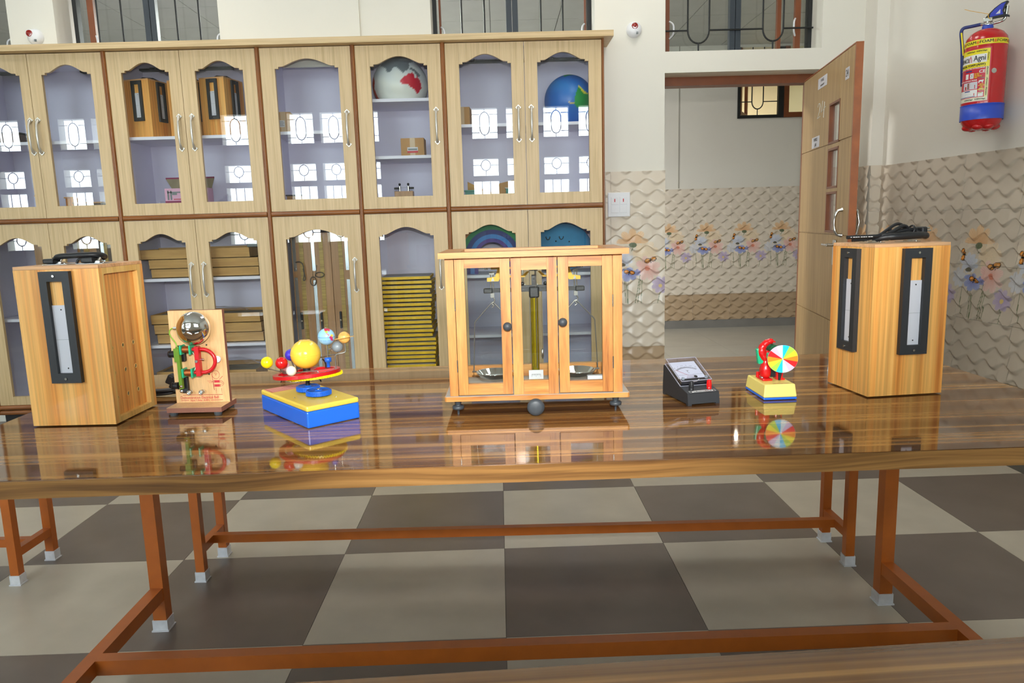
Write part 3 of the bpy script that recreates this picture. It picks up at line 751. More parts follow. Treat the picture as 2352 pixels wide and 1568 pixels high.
# ------------------------------------------------------------------ display cabinets
YF = 1.98                                      # face of the doors
YBK = 2.42                                     # back of the cabinets
MX = [-3.19, -2.286, -1.383, -0.819, -0.285, 0.676]
Z0, ZM, ZT = 0.142, 1.302, 2.275
def arch_poly(w, zs, za):
    """upper edge of a door opening from left to right, local x 0..w"""
    p = [(0, zs), (0.0, zs), (0.021, zs), (0.021, zs + 0.011), (0.045, zs + 0.012)]
    a, b = 0.045, w - 0.045
    for i in range(1, 20):
        t = i / 20; u = abs(t - 0.5) * 2
        s = math.cos(u * PI / 2) ** 1.15 if u < 1 else 0
        p.append((a + (b - a) * t, zs + 0.012 + (za - zs - 0.012) * s))
    return p + [(b, zs + 0.012), (w - 0.021, zs + 0.011), (w - 0.021, zs), (w, zs)]
def pull(parent, x, z):
    h = 0.094
    m = MB().tube([(x, YF + 0.0, z + h), (x, YF - 0.010, z + h - 0.004), (x, YF - 0.026, z + h - 0.03), (x, YF - 0.03, z), (x, YF - 0.026, z - h + 0.03), (x, YF - 0.010, z - h + 0.004), (x, YF, z - h)],
                  [0.011, 0.009, 0.0055, 0.0075, 0.0055, 0.009, 0.011], 8)
    for q in (-1, 1): m.box((x - 0.012, YF - 0.005, z + q * h - 0.012), (x + 0.012, YF, z + q * h + 0.012), 0, Matrix.Translation((x, 0, z + q * h)) @ Matrix.Rotation(PI / 4, 4, 'Y') @ Matrix.Translation((-x, 0, -z - q * h)))
    return m.build('handle', M['satin'], parent)
def door_leaf(cab, x0, x1, z0, z1, gx0, gx1, gz0, zs, za, hx, hz):
    d = MB()
    d.box((x0, YF, z0), (gx0, YF + 0.02, z1)); d.box((gx1, YF, z0), (x1, YF + 0.02, z1))
    o = d.build('door', M['oak'], cab)
    bx('bottom_rail', (gx0 + 0.0004, YF, z0), (gx1 - 0.0004, YF + 0.02, gz0), M['oak'], o)
    poly = [(gx0 + 0.0004, z1)] + [(gx0 + p[0] + (0.0004 if i == 0 else 0), p[1]) for i, p in enumerate(arch_poly(gx1 - gx0, zs, za))] + [(gx1 - 0.0004, z1)]
    q = []
    for p in poly:
        if not q or (abs(p[0] - q[-1][0]) + abs(p[1] - q[-1][1])) > 1e-5: q.append((min(p[0], gx1 - 0.0004), p[1]))
    MB().prism(q, YF, YF + 0.02, 'y').build('arched_rail', M['oak'], o)
    bx('pane', (gx0 - 0.012, YF + 0.021, gz0 - 0.012), (gx1 + 0.012, YF + 0.024, min(za + 0.012, z1 - 0.01)), M['gpane'], o)
    pull(o, hx, hz)
    return o
# glass openings measured on each door
UP = {0: [(-3.08, -2.79, -2.758), (-2.66, -2.37, -2.712)], 1: [(-2.192, -1.912, -1.875), (-1.758, -1.474, -1.798)], 2: [(-1.285, -0.908, -0.872)], 3: [(-0.720, -0.379, -0.337)],
      4: [(-0.190, 0.121, 0.158), (0.277, 0.585, 0.236)]}
LO = {0: [(-3.09, -2.79, -2.768), (-2.655, -2.37, -2.705)], 1: [(-2.206, -1.912, -1.887), (-1.770, -1.473, -1.811)], 2: [(-1.296, -0.917, -0.880)], 3: [(-0.724, -0.386, -0.351)],
      4: [(-0.190, 0.121, 0.158), (0.277, 0.585, 0.236)]}
SPLIT = {0: -2.735, 1: -1.842, 4: 0.199}
USH = {0: [1.777], 1: [1.788], 2: [1.797], 3: [1.973, 1.636], 4: [1.811]}
LSH = {0: [0.70], 1: [0.926, 0.504], 2: [], 3: [], 4: [0.89, 0.508]}
LBL = ['oak glass-door cabinet bay at the end of the row, cut by the picture edge', 'double oak cabinet bay holding pine boxes above and cardboard trays below',
       'single oak cabinet bay with long wooden scale boards standing inside', 'single oak cabinet bay with a red and white globe and yellow-edged boards',
       'double oak cabinet bay with a blue globe, closest to the doorway']
for i in range(5):
    x0, x1 = MX[i], MX[i + 1]
    cab = thing('display_cabinet', LBL[i], 'cabinet', (0, 0, 0), 0, 'oak cabinet bays along the wall')
    a, b = x0 + 0.012, x1 - 0.012
    car = MB()
    car.box((a, YBK - 0.012, Z0), (b, YBK, ZT)); car.box((a, YF + 0.03, Z0), (a + 0.016, YBK, ZT)); car.box((b - 0.016, YF + 0.03, Z0), (b, YBK, ZT))
    car.box((a, YF + 0.03, Z0), (b, YBK, Z0 + 0.02)); car.box((a, YF + 0.03, ZM - 0.02), (b, YBK, ZM + 0.02)); car.box((a, YF + 0.03, ZT - 0.02), (b, YBK, ZT))
    car.build('carcass', M['lav'], cab)
    for z in USH[i] + LSH[i]: bx('shelf', (a + 0.017, YF + 0.05, z - 0.018), (-2.94 if (i == 0 and z < 1) else b - 0.017, YBK - 0.013, z), M['lavshelf'], cab)
    dx = [x0 + 0.014] + ([SPLIT[i] - 0.0015, SPLIT[i] + 0.0015] if i in SPLIT else []) + [x1 - 0.014]
    for k, (ga, gb, hx) in enumerate(UP[i]):
        door_leaf(cab, dx[2 * k], dx[2 * k + 1], ZM + 0.016, ZT - 0.004, ga, gb, 1.388, 2.152, 2.207, hx, 1.80)
    for k, (ga, gb, hx) in enumerate(LO[i]):
        door_leaf(cab, dx[2 * k], dx[2 * k + 1], Z0 + 0.016, ZM - 0.016, ga, gb, 0.212, 1.148, 1.203, hx, 0.918)
    for x, q in ((x0, 1), (x1, -1)):
        MB().prism([(x, YF + 0.03), (x, YF - 0.014), (x + q * 0.008, YF - 0.011), (x + q * 0.013, YF - 0.004), (x + q * 0.013, YF + 0.03)], Z0 - 0.045, ZT, 'z', 0, None, True).build('moulding', M['mould'], cab)
    e0, e1 = x0 + 0.0135, x1 - 0.0135
    def hrail(z, r, nm): MB().prism([(YF + 0.03, z - r), (YF - 0.003, z - r), (YF - 0.010, z - r * 0.6), (YF - 0.012, z), (YF - 0.010, z + r * 0.6), (YF - 0.003, z + r), (YF + 0.03, z + r)], e0, e1, 'x', 0, None, True).build(nm, M['mouldh'], cab)
    hrail(ZM, 0.014, 'moulding'); hrail(Z0, 0.014, 'moulding'); hrail(Z0 - 0.032, 0.014, 'moulding')
    bx('plinth', (x0 + 0.0002, YF + 0.05, 0), (x1 - 0.0002, YBK, Z0 - 0.046), M['kick'], cab)
tag(MB().box((-3.25, 1.915, 2.2755), (0.727, YW - 0.001, 2.3095)).build('cabinet_cornice', M['oakh']), 'long pale oak cornice board across the tops of all cabinet bays', 'cornice')
for x0 in (): pass

# ------------------------------------------------------------------ red-lens alarm beacons on the wall
def beacon(loc, tilt, label):
    t = thing('alarm_beacon', label, 'alarm', loc, 0, 'white alarm beacons with red lenses')
    X = Matrix.Rotation(PI / 2, 4, 'X')
    MB().lathe([(0.048, 0.0), (0.048, 0.008), (0.045, 0.018), (0.036, 0.030), (0.022, 0.038), (0.0, 0.041)], 28, 0, X).build('housing', M['white'], t)
    Y = Matrix.Translation((tilt, -0.03, 0.016)) @ Matrix.Rotation(PI / 2, 4, 'X')
    o = MB().lathe([(0.019, -0.006), (0.020, 0.006), (0.018, 0.012), (0.012, 0.008), (0.006, 0.012), (0.0, 0.013)], 24, 0, Y).build('lens', M['lens_red'], t)
    MB().lathe([(0.0235, -0.004), (0.0235, 0.006), (0.020, 0.007)], 24, 0, Y, True, False, False).build('lens_ring', M['white'], t)
    g = MB()
    for k in range(3): g.box((0.008, -0.041, -0.022 - 0.005 * k), (0.020, -0.032, -0.0195 - 0.005 * k))
    g.build('sounder_slots', M['print_grey'], t)
    return t
beacon((0.898, YW, 2.373), 0.0, 'round white alarm beacon with red lens between cabinet and door window')
beacon((-2.79, YW, 2.418), -0.018, 'round white alarm beacon with red lens at the wall end above the cabinets')

# switch plate on the pillar
sw = thing('switch_plate', 'white switch plate with two red indicators on the tiled pillar', 'switch', (0.80, YW - 0.006, 1.306))
bx('plate', (-0.075, -0.020, -0.078), (0.068, 0.0, 0.076), M['white'], sw, 0.004)
for k, x in enumerate((-0.055, 0.0)):
    for z in (-0.052, 0.0):
        bx('module', (x, -0.0235, z), (x + 0.048, -0.020, z + 0.048), M['white'], sw, 0.0015)
    o = bx('indicator', (x + 0.02, -0.0255, 0.016), (x + 0.026, -0.0235, 0.036), M['print_red'], sw)

# ------------------------------------------------------------------ things inside the cabinets
def rect_ring(m, x0, x1, z0, z1, bw, bh, y0, y1, mi=0):
    m.box((x0, y0, z0), (x0 + bw, y1, z1), mi); m.box((x1 - bw, y0, z0), (x1, y1, z1), mi)
    m.box((x0 + bw, y0, z0), (x1 - bw, y1, z0 + bh), mi); m.box((x0 + bw, y0, z1 - bh), (x1 - bw, y1, z1), mi)
    return m
def slot_frame(parent, X, x0, z0, w, h, scale_h, label=None):
    """black slide frame with a white slide behind it, screwed on a face (local face plane y=0 looking -y)"""
    f = rect_ring(MB(), x0, x0 + w, z0, z0 + h, w * 0.25, h * 0.088, -0.012, 0.0)
    o = f.build('slide_frame', M['blackf'], parent); o.matrix_local = X
    for z in (z0 + h * 0.04, z0 + h * 0.96): MB().cyl((x0 + w * 0.5, -0.012, z), (x0 + w * 0.5, -0.0145, z), 0.0032, 0.0028, 10).build('screw', M['steel'], o)
    m = MB().box((x0 + w * 0.25, -0.003, z0 + h * 0.088), (x0 + w * 0.75, -0.001, z0 + h * scale_h)).build('white_slide', M['paper'], o)
    MB().box((x0 + w * 0.25, -0.0034, z0 + h * 0.39), (x0 + w * 0.75, -0.003, z0 + h * 0.392)).build('slide_line', M['print_grey'], o)
    for z in (z0 + h * 0.13, z0 + h * (scale_h - 0.04)): MB().cyl((x0 + w * 0.54, -0.003, z), (x0 + w * 0.54, -0.0036, z), 0.0018, None, 8).build('pin_hole', M['print_black'], o)
    return o
def ray_box(name, label, loc, rz, w=0.2, d=0.18, h=0.37, frames=('front',), cord='coil', open_side=None, group=None, handle=True, fx=0.5):
    t = thing(name, label, 'lamp box', loc, rz, group)
    b = MB()
    b.box((-w / 2, 0, 0.003), (w / 2, 0.012, h - 0.008)); b.box((-w / 2, d - 0.012, 0.003), (w / 2, d, h - 0.008)); b.box((-w / 2, 0.012, 0.003), (-w / 2 + 0.012, d - 0.012, h - 0.008))
    b.box((-w / 2 + 0.012, 0.012, 0.003), (w / 2 - 0.012, d - 0.012, 0.012))
    if open_side != 'right': b.box((w / 2 - 0.012, 0.012, 0.003), (w / 2, d - 0.012, h - 0.008))
    b.build('body', M['pine'], t)
    bx('lid', (-w / 2, 0, h - 0.008), (w / 2, d, h), M['pine_top'], t, 0.001)
    if open_side == 'right':
        e = MB()
        for lo, hi in (((w / 2 - 0.012, 0.012, 0.003), (w / 2, 0.020, h - 0.008)), ((w / 2 - 0.012, d - 0.026, 0.003), (w / 2, d - 0.012, h - 0.008)), ((w / 2 - 0.012, 0.020, 0.003), (w / 2, d - 0.026, 0.016)), ((w / 2 - 0.012, 0.020, h - 0.022), (w / 2, d - 0.026, h - 0.008))): e.box(lo, hi)
        e.build('edge_strip', M['pine_pale'], t)
        p = bx('sliding_panel', (w / 2 - 0.022, 0.012, 0.012), (w / 2 - 0.012, d - 0.014, h - 0.008), M['pine'], t)
        ring = MB(); hole = MB()
        for y in (0.038, 0.085, 0.132):
            for z in (0.058, 0.118, 0.178):
                ring.lathe([(0.0055, 0.0), (0.0062, 0.0008), (0.0050, 0.0012), (0.0042, 0.0004)], 14, 0, Matrix.Translation((w / 2 - 0.012, y, z)) @ Matrix.Rotation(PI / 2, 4, 'Y'))
                hole.cyl((w / 2 - 0.0122, y, z), (w / 2 - 0.0116, y, z), 0.0044, None, 12)
        ring.build('vent_ring', M['pine_pale'], p); hole.build('vent_hole', M['card_top'], p)
    sh = 0.70
    if 'front' in frames: slot_frame(t, Matrix.Identity(4), -w / 2 + w * fx - 0.034, h * 0.283, 0.070, h * 0.685, sh)
    if 'left' in frames: slot_frame(t, Matrix.Translation((-w / 2, 0, 0)) @ Matrix.Rotation(-PI / 2, 4, 'Z'), -d * 0.5 - 0.034 + 0.0, h * 0.283, 0.070, h * 0.685, sh)
    if 'right' in frames: slot_frame(t, Matrix.Translation((w / 2, 0, 0)) @ Matrix.Rotation(PI / 2, 4, 'Z'), d * 0.5 - 0.034, h * 0.283, 0.070, h * 0.685, sh)
    if handle:
        for x in (-0.047, 0.047):
            pl = MB().box((x - 0.024, d * 0.5 - 0.016, h), (x + 0.024, d * 0.5 + 0.016, h + 0.0015))
            pl.box((x - 0.006, d * 0.5 - 0.009, h + 0.0015), (x + 0.006, d * 0.5 + 0.009, h + 0.006)).cyl((x, d * 0.5 - 0.004, h + 0.006), (x, d * 0.5 + 0.004, h + 0.012), 0.004, None, 8)
            pl.cyl((x + 0.016, d * 0.5 - 0.01, h + 0.0015), (x + 0.016, d * 0.5 - 0.01, h + 0.003), 0.003, None, 8)
            pl.build('handle_bracket', M['steel'], t)
    return t
b0 = ray_box('ray_box', 'pine ray box with black slide frame behind the cabinet glass, first of three', (-2.155, 2.075, 1.789), rad(-14), 0.17, 0.20, 0.345, ('front', 'right'), group='pine ray boxes on the cabinet shelf', fx=0.52)
MB().tube([(-0.085, 0.1, 0.35), (-0.02, 0.09, 0.368), (0.03, 0.12, 0.366), (0.05, 0.15, 0.352), (0.0, 0.16, 0.35)], 0.004, 6).build('cord', M['black'], b0)
b1 = copy_tree(b0); b1.location = (-1.915, 2.12, 1.789); b1['label'] = 'pine ray box mostly hidden behind the meeting stiles of the cabinet doors'
b2 = copy_tree(b0); b2.location = (-1.70, 2.075, 1.789); b2['label'] = 'pine ray box behind the cabinet glass beside the window reflection'
def carton(label, x, y, z, w, d, h, rz=0.0, lab=None, group=None, name='cardboard_carton'):
    t = thing(name, label, 'box', (x, y, z), rz, group)
    bx('body', (-w / 2, 0, 0), (w / 2, d, h), M['carton'], t, 0.002)
    bx('tape_strip', (-0.016, -0.0006, 0), (0.016, 0, h), M['tape'], t); bx('tape_strip', (-0.016, 0, h), (0.016, d, h + 0.0006), M['tape'], t)
    if lab == 'red':
        o = bx('address_label', (-0.033, -0.0014, 0.022), (0.033, -0.0006, 0.056), M['paper'], t)
        m = MB().box((-0.033, -0.0018, 0.022), (0.033, -0.0014, 0.034)); m.build('label_band', M['print_red'], o)
        MB().box((-0.028, -0.0018, 0.038), (0.028, -0.0014, 0.048)).build('label_print', M['print_grey'], o)
    elif lab == 'white':
        o = bx('address_label', (-0.028, -0.0014, 0.035), (0.008, -0.0006, 0.075), M['paper'], t)
        m = MB()
        for k in range(4): m.box((-0.025, -0.0018, 0.042 + k * 0.008), (0.004 - 0.004 * (k % 2), -0.0014, 0.045 + k * 0.008))
        m.build('label_print', M['print_grey'], o)
    return t
carton('orange-brown carton with a white label on the shelf of the single cabinet', -1.29, 2.1, 1.798, 0.09, 0.12, 0.125, rad(6), 'white')
carton('small brown carton with clear tape and a red and white label', -0.505, 2.12, 1.637, 0.145, 0.13, 0.112, 0, 'red')
carton('plain brown carton on the shelf beside the blue globe door', -0.19, 2.1, 1.812, 0.10, 0.14, 0.112, rad(-4))
# open pink instrument box
t = thing('instrument_box', 'pink and magenta card box with its flap open, caliper printed on it', 'box', (-1.925, 2.09, 1.3225))
ox = 0.13
o = MB().box((-ox, 0, 0), (ox, 0.004, 0.158)).box((-ox, 0.10, 0), (ox, 0.104, 0.158)).box((-ox, 0.004, 0), (-ox + 0.004, 0.10, 0.158)).box((ox - 0.004, 0.004, 0), (ox, 0.10, 0.158)).box((-ox, 0, 0), (ox, 0.104, 0.003)).build('body', M['pinkcard'], t)
bx('base_band', (-ox - 0.001, -0.001, 0.06), (ox + 0.001, 0.0, 0.082), M['magenta'], o)
FP = Matrix.Translation((0, 0.104, 0.158)) @ Matrix.Rotation(rad(14), 4, 'X')
MB().prism([(-ox + 0.006, 0), (ox - 0.006, 0), (ox + 0.022, 0.066), (-ox - 0.022, 0.066)], -0.004, 0.0, 'y', 0, FP).build('flap', M['card_top'], t)
MB().box((-ox - 0.022, -0.005, 0.066), (ox + 0.022, 0.001, 0.074), 0, FP).build('flap_edge', M['magenta'], t)
m = MB()
X = Matrix.Translation((-0.085, -0.0012, 0.118))
m.box((-0.03, -0.0004, 0.012), (0.06, 0.0, 0.02), 0, X); m.box((-0.03, -0.0004, -0.03), (-0.02, 0, 0.028), 0, X); m.box((-0.012, -0.0004, -0.03), (-0.002, 0, 0.026), 0, X); m.box((0.0, -0.0004, 0.0), (0.03, 0, 0.012), 0, X)
m.build('caliper_print', M['print_grey'], o)
MB().box((-0.078, -0.0016, 0.089), (-0.03, -0.0012, 0.094)).build('printed_line', M['print_red'], o)
def crumple(label, x, y, z, w, d, h, seed):
    rnd = random.Random(seed); mb = MB(); n = 12; vs = []
    for j in range(n // 2 + 1):
        for i in range(n):
            th, ph = 2 * PI * i / n, PI * j / (n // 2) / 2
            k = 0.75 + 0.5 * rnd.random()
            vs.append((w / 2 * math.cos(th) * math.cos(ph) * k, d / 2 * math.sin(th) * math.cos(ph) * k, h * math.sin(ph) * (0.8 + 0.3 * rnd.random())))
    fs = [(j * n + i, j * n + (i + 1) % n, (j + 1) * n + (i + 1) % n, (j + 1) * n + i) for j in range(n // 2) for i in range(n)]
    mb.add(vs, fs); o = mb.build('plastic_bag', M['bag'], None, (x, y, z)); return tag(o, label, 'bag')
crumple('crumpled clear plastic bag beside the pink box, dark reflections', -2.11, 2.15, 1.3235, 0.11, 0.1, 0.085, 3)
crumple('crumpled clear plastic bag on the cabinet floor under the window reflection', -1.69, 2.15, 1.3235, 0.15, 0.12, 0.11, 4)
# loose wooden apparatus low in the first bay
def block(name, label, lo, hi, m, cap=None):
    t = thing(name, label, 'apparatus', ((lo[0] + hi[0]) / 2, lo[1], lo[2]))
    w, d, h = hi[0] - lo[0], hi[1] - lo[1], hi[2] - lo[2]
    bx('body', (-w / 2, 0, 0), (w / 2, d, h), m, t, 0.003)
    bx('top_board', (-w / 2 - 0.006, -0.004, h), (w / 2 + 0.006, d + 0.004, h + 0.008), cap or M['black'], t)
    return t
block('wooden_case', 'dark brown case on the shelf of the end cabinet bay', (-3.12, 2.1, 1.779), (-2.93, 2.25, 1.84), M['mbdark'])
block('wooden_case', 'pale brown case low behind the end cabinet door', (-2.86, 2.1, 1.3225), (-2.79, 2.2, 1.455), M['card'], M['carton'])
block('wooden_case', 'tall brown case low in the second door of the end bay', (-2.42, 2.15, 1.3225), (-2.34, 2.26, 1.50), M['mbwood'], M['mbwood'])
block('wooden_case', 'low dark wooden case with metal corners under the window reflection', (-2.63, 2.1, 1.3225), (-2.46, 2.2, 1.405), M['mbdark'], M['mbwood'])
block('wooden_case', 'narrow amber case at the corner of the end cabinet door', (-2.69, 2.12, 1.3225), (-2.645, 2.2, 1.44), M['pine'], M['pine'])
block('wooden_case', 'brown case with a sloping black top low in the single cabinet', (-1.31, 2.12, 1.3225), (-1.215, 2.24, 1.415), M['mbwood'])
# resistance apparatus with two posts
t = thing('terminal_block', 'small wooden block with two steel posts and black screws', 'apparatus', (-0.572, 2.1, 1.3225))
bx('base', (-0.058, 0, 0), (0.058, 0.07, 0.103), M['mbwood'], t, 0.002)
for s in (-1, 1):
    o = MB().cyl((s * 0.027, 0.03, 0.103), (s * 0.027, 0.03, 0.135), 0.007, None, 12).build('post', M['steel'], t)
    MB().cyl((s * 0.027, 0.03, 0.135), (s * 0.027, 0.03, 0.142), 0.004, None, 10).ball((s * 0.027, 0.03, 0.146), 0.008, 12).cyl((s * 0.034, 0.03, 0.122), (s * 0.062, 0.03, 0.122), 0.007, 0.006, 12).build('screw_knob', M['black'], o)
MB().cyl((-0.027, 0.03, 0.126), (0.027, 0.03, 0.126), 0.0008, None, 6).build('test_wire', M['steel'], t)
# globes
def globe_mesh(name, r, fn, n=96, squash=1.0, cut=-2):
    vs, fs = [], []; m = n // 2
    for j in range(m + 1):
        ph = -PI / 2 + PI * j / m
        for i in range(n):
            th = 2 * PI * i / n
            z = math.sin(ph)
            p = (r * math.cos(ph) * math.cos(th), r * math.cos(ph) * math.sin(th), r * squash * max(z, cut))
            vs.append(p)
    fs = [(j * n + i, j * n + (i + 1) % n, (j + 1) * n + (i + 1) % n, (j + 1) * n + i) for j in range(m) for i in range(n)]
    me = bpy.data.meshes.new(name); me.from_pydata(vs, [], fs); me.materials.append(M['globe'])
    me.polygons.foreach_set('use_smooth', [True] * len(fs))
    ca = me.color_attributes.new('Col', 'FLOAT_COLOR', 'POINT'); buf = []
    for v in vs: buf += list(lin(fn(v[0] / r, v[2] / (r * squash), v[1] / r)))
    ca.data.foreach_set('color', buf); me.update(); return me
def inside(poly, x, y):
    c = False; j = len(poly) - 1
    for i in range(len(poly)):
        if (poly[i][1] > y) != (poly[j][1] > y) and x < (poly[j][0] - poly[i][0]) * (y - poly[i][1]) / (poly[j][1] - poly[i][1]) + poly[i][0]: c = not c
        j = i
    return c
AUS = [(0.10, -0.05), (0.22, 0.10), (0.36, 0.22), (0.52, 0.30), (0.60, 0.24), (0.64, 0.08), (0.70, 0.24), (0.74, 0.12), (0.82, -0.04), (0.82, -0.20), (0.74, -0.34), (0.66, -0.42), (0.60, -0.28), (0.48, -0.22), (0.38, -0.12), (0.24, -0.14)]
ASIA = [(-0.62, 0.62), (-0.42, 0.50), (-0.34, 0.34), (-0.22, 0.30), (-0.12, 0.46), (-0.02, 0.50), (0.10, 0.38), (0.22, 0.28), (0.34, 0.36), (0.44, 0.48), (0.42, 0.66), (0.52, 0.72), (0.56, 0.9), (0.2, 1.05), (-0.3, 1.0)]
ISL = [(0.48, 0.50), (0.62, 0.44), (0.80, 0.22), (0.74, 0.18), (0.58, 0.36), (0.46, 0.42)]
AFR = [(-1.1, 0.30), (-0.90, 0.28), (-0.84, 0.1), (-0.88, -0.16), (-0.80, -0.42), (-0.66, -0.62), (-1.1, -0.6)]
def col_white(x, z, y):
    if y > 0.35: return [206, 214, 226]
    if inside(AUS, x, z): return [206, 34, 62]
    if inside(ASIA, x, z) or inside(ISL, x, z): return [112, 120, 128]
    if inside(AFR, x, z): return [206, 66, 44]
    k = 0.5 + 0.5 * math.sin(9 * x + 5 * z) * math.sin(7 * z - 3 * x)
    return mixc([206, 216, 226], [232, 234, 226], min(1, max(0, 0.6 - z * 0.7 + 0.3 * k)))
CON = [(0.10, -0.10), (0.20, 0.20), (0.28, 0.40), (0.38, 0.36), (0.50, 0.18), (0.72, 0.10), (0.80, -0.10), (0.76, -0.30), (0.60, -0.44), (0.30, -0.46), (0.12, -0.30)]
YEL = [(0.30, 0.46), (0.36, 0.40), (0.52, 0.24), (0.70, 0.16), (0.68, 0.10), (0.50, 0.14), (0.36, 0.30), (0.27, 0.40)]
TOPG = [(-0.25, 1.05), (-0.22, 0.84), (0.02, 0.92), (0.30, 0.94), (0.2, 1.05)]
def col_blue(x, z, y):
    if y > 0.4: return [40, 110, 200]
    if inside(YEL, x, z): return [236, 222, 70]
    if inside(CON, x, z) or inside(TOPG, x, z) or (abs(x - 0.86) < 0.12 and 0.5 < z < 0.8): return [30, 150, 70]
    if inside([(-0.16, -0.18), (-0.08, -0.24), (0.06, -0.27), (0.12, -0.24), (-0.02, -0.2)], x, z): return [214, 190, 60]
    k = 0.5 + 0.5 * math.sin(6 * z + 2.5 * x)
    return mixc([24, 92, 190], [58, 136, 214], 0.4 + 0.6 * k * max(0, z + 0.4))
tag(put('painted_globe', globe_mesh('painted_globe', 0.172, col_white, 128, 0.98, -0.62), None, (-0.572, 2.205, 1.9735 + 0.172 * 0.98 * 0.62)), 'handmade white globe with grey Asia and red Australia on a cabinet shelf', 'globe')
tag(put('painted_globe', globe_mesh('painted_globe', 0.156, col_blue, 128, 1.0, -0.95), None, (0.487, 2.20, 1.8115 + 0.156 * 0.95)), 'blue painted globe with green and yellow land behind the last cabinet door', 'globe')
# clutter in the bottom of the last upper cabinet
t = thing('folded_carton', 'flattened brown carton leaning in the bottom of the last cabinet', 'box', (-0.03, 2.12, 1.3225))
MB().prism([(-0.14, 0), (0.10, 0), (0.10, 0.05), (-0.04, 0.10), (-0.14, 0.15)], 0, 0.02, 'y').build('flap', M['card'], t)
MB().prism([(0.03, 0), (0.17, 0), (0.17, 0.16), (0.03, 0.13)], 0.04, 0.14, 'y').build('body', M['carton'], t)
block('wooden_case', 'teal green card case in the bottom of the last cabinet', (-0.185, 2.06, 1.3225), (-0.10, 2.11, 1.41), M['teal'], M['teal'])
block('wooden_case', 'dark green card case beside the flattened carton', (0.07, 2.06, 1.3225), (0.128, 2.10, 1.42), M['teal'], M['gboard'])
# cardboard trays
def tray(label, x0, x1, y, z, d, h, rz=0, group='long cardboard trays stacked on the cabinet shelves'):
    t = thing('cardboard_tray', label, 'tray', ((x0 + x1) / 2, y, z), rz, group); w = x1 - x0
    m = MB().box((-w / 2, 0, 0), (w / 2, 0.004, h)).box((-w / 2, d - 0.004, 0), (w / 2, d, h * 1.1)).box((-w / 2, 0.004, 0), (-w / 2 + 0.004, d - 0.004, h)).box((w / 2 - 0.004, 0.004, 0), (w / 2, d - 0.004, h)).box((-w / 2, 0, 0), (w / 2, d, 0.004))
    m.build('tray_body', M['card'], t)
    bx('contents', (-w / 2 + 0.006, 0.006, 0.004), (w / 2 - 0.006, d - 0.006, h - 0.012), M['card_top'], t)
    bx('lip', (-w / 2, -0.0025, h * 0.45), (w / 2, 0, h), M['card'], t)
    return t
tray('lowest cardboard tray of the upper stack, standing on the white shelf', -2.185, -1.51, 2.08, 0.927, 0.27, 0.056)
tray('middle cardboard tray of the upper stack', -2.19, -1.505, 2.07, 0.984, 0.28, 0.058)
tray('topmost cardboard tray of the upper stack, shifted sideways', -2.245, -1.555, 2.065, 1.043, 0.28, 0.062)
tray('lowest cardboard tray of the lower stack beside the bell board', -2.19, -1.515, 2.08, 0.505, 0.27, 0.062)
tray('second cardboard tray of the lower stack', -2.20, -1.52, 2.07, 0.568, 0.27, 0.062)
tray('topmost cardboard tray of the lower stack with torn edges', -2.215, -1.525, 2.07, 0.631, 0.27, 0.062)
tray('cardboard tray on the cabinet floor behind the bell board', -2.22, -1.58, 2.08, 0.1625, 0.27, 0.16)
tag(MB().box((-0.05, 0, 0), (0.02, 0.06, 0.04), 0, None, 0.006).build('instrument_case', M['print_grey'], None, (-1.53, 2.1, 1.106)), 'small dark printed case on the end of the topmost tray', 'case')
crumple('crinkled clear film lying over the lower tray stack', -1.85, 2.2, 0.695, 0.5, 0.2, 0.03, 9)
crumple('crinkled clear film over the tray on the cabinet floor', -1.75, 2.2, 0.324, 0.4, 0.2, 0.06, 11)
# yellow-edged boards, one by one
rnd = random.Random(5)
NB = 26
for k in range(NB):
    z = 0.1625 + k * 0.0284
    j = rnd.uniform(-0.006, 0.006) + (0.012 if k < 12 else 0.0)
    t = thing('slotted_board', 'flat board with yellow edges, ' + ('on top of the cabinet stack' if k == NB - 1 else 'under others in the tall stack'), 'board', (-0.585 + j, 2.075 + rnd.uniform(-0.008, 0.008), z), rad(rnd.uniform(-1.5, 1.5)), 'yellow-edged boards stacked in the cabinet')
    if k == 0: ym = MB().box((-0.158, 0, 0), (0.158, 0.30, 0.017)).mesh('edge_frame', M['yboard']); gm = MB().box((-0.15, 0.006, 0.017), (0.15, 0.292, 0.0186)).mesh('top_face', M['gboard'])
    put('edge_frame', ym, t); put('top_face', gm, t)
    if k == NB - 1: pass
# metre bridges standing in the single bay and the end bay
def bridge(label, x, y, w, z, h, strips, knob, rz=0.0, mm='mbwood'):
    t = thing('metre_bridge', label, 'apparatus', (x, y, z), rz, 'wooden metre bridges standing on end')
    bx('board', (0, 0, 0), (w, 0.018, h), M[mm], t, 0.001)
    if w > 0.08: bx('scale', (w * 0.40, -0.003, 0.02), (w * 0.40 + 0.026, 0, h - 0.02), M['scale'], t)
    for a, b, c in strips: 
        o = bx('metal_strip', (a, -0.004, b), (a + 0.02, 0, c), M['zinc'], t)
        MB().cyl((a + 0.01, -0.004, c - 0.015), (a + 0.01, -0.008, c - 0.015), 0.005, None, 8).cyl((a + 0.01, -0.004, b + 0.015), (a + 0.01, -0.008, b + 0.015), 0.005, None, 8).build('strip_screw', M['steel'], o)
    if knob is not None:
        o = MB().box((w * 0.25, -0.016, knob - 0.055), (w * 0.25 + 0.014, 0, knob + 0.055), 0, None, 0.003).build('jockey', M['black'], t)
        MB().ball((w * 0.25 + 0.007, -0.018, knob), 0.008, 10).build('jockey_knob', M['chrome'], o)
    return t
bridge('wooden metre bridge standing nearest the hinge side with a dark cord', -1.31, 2.13, 0.125, 0.1625, 1.02, [(0.008, 0.78, 1.0), (0.008, 0.02, 0.74)], 0.46)
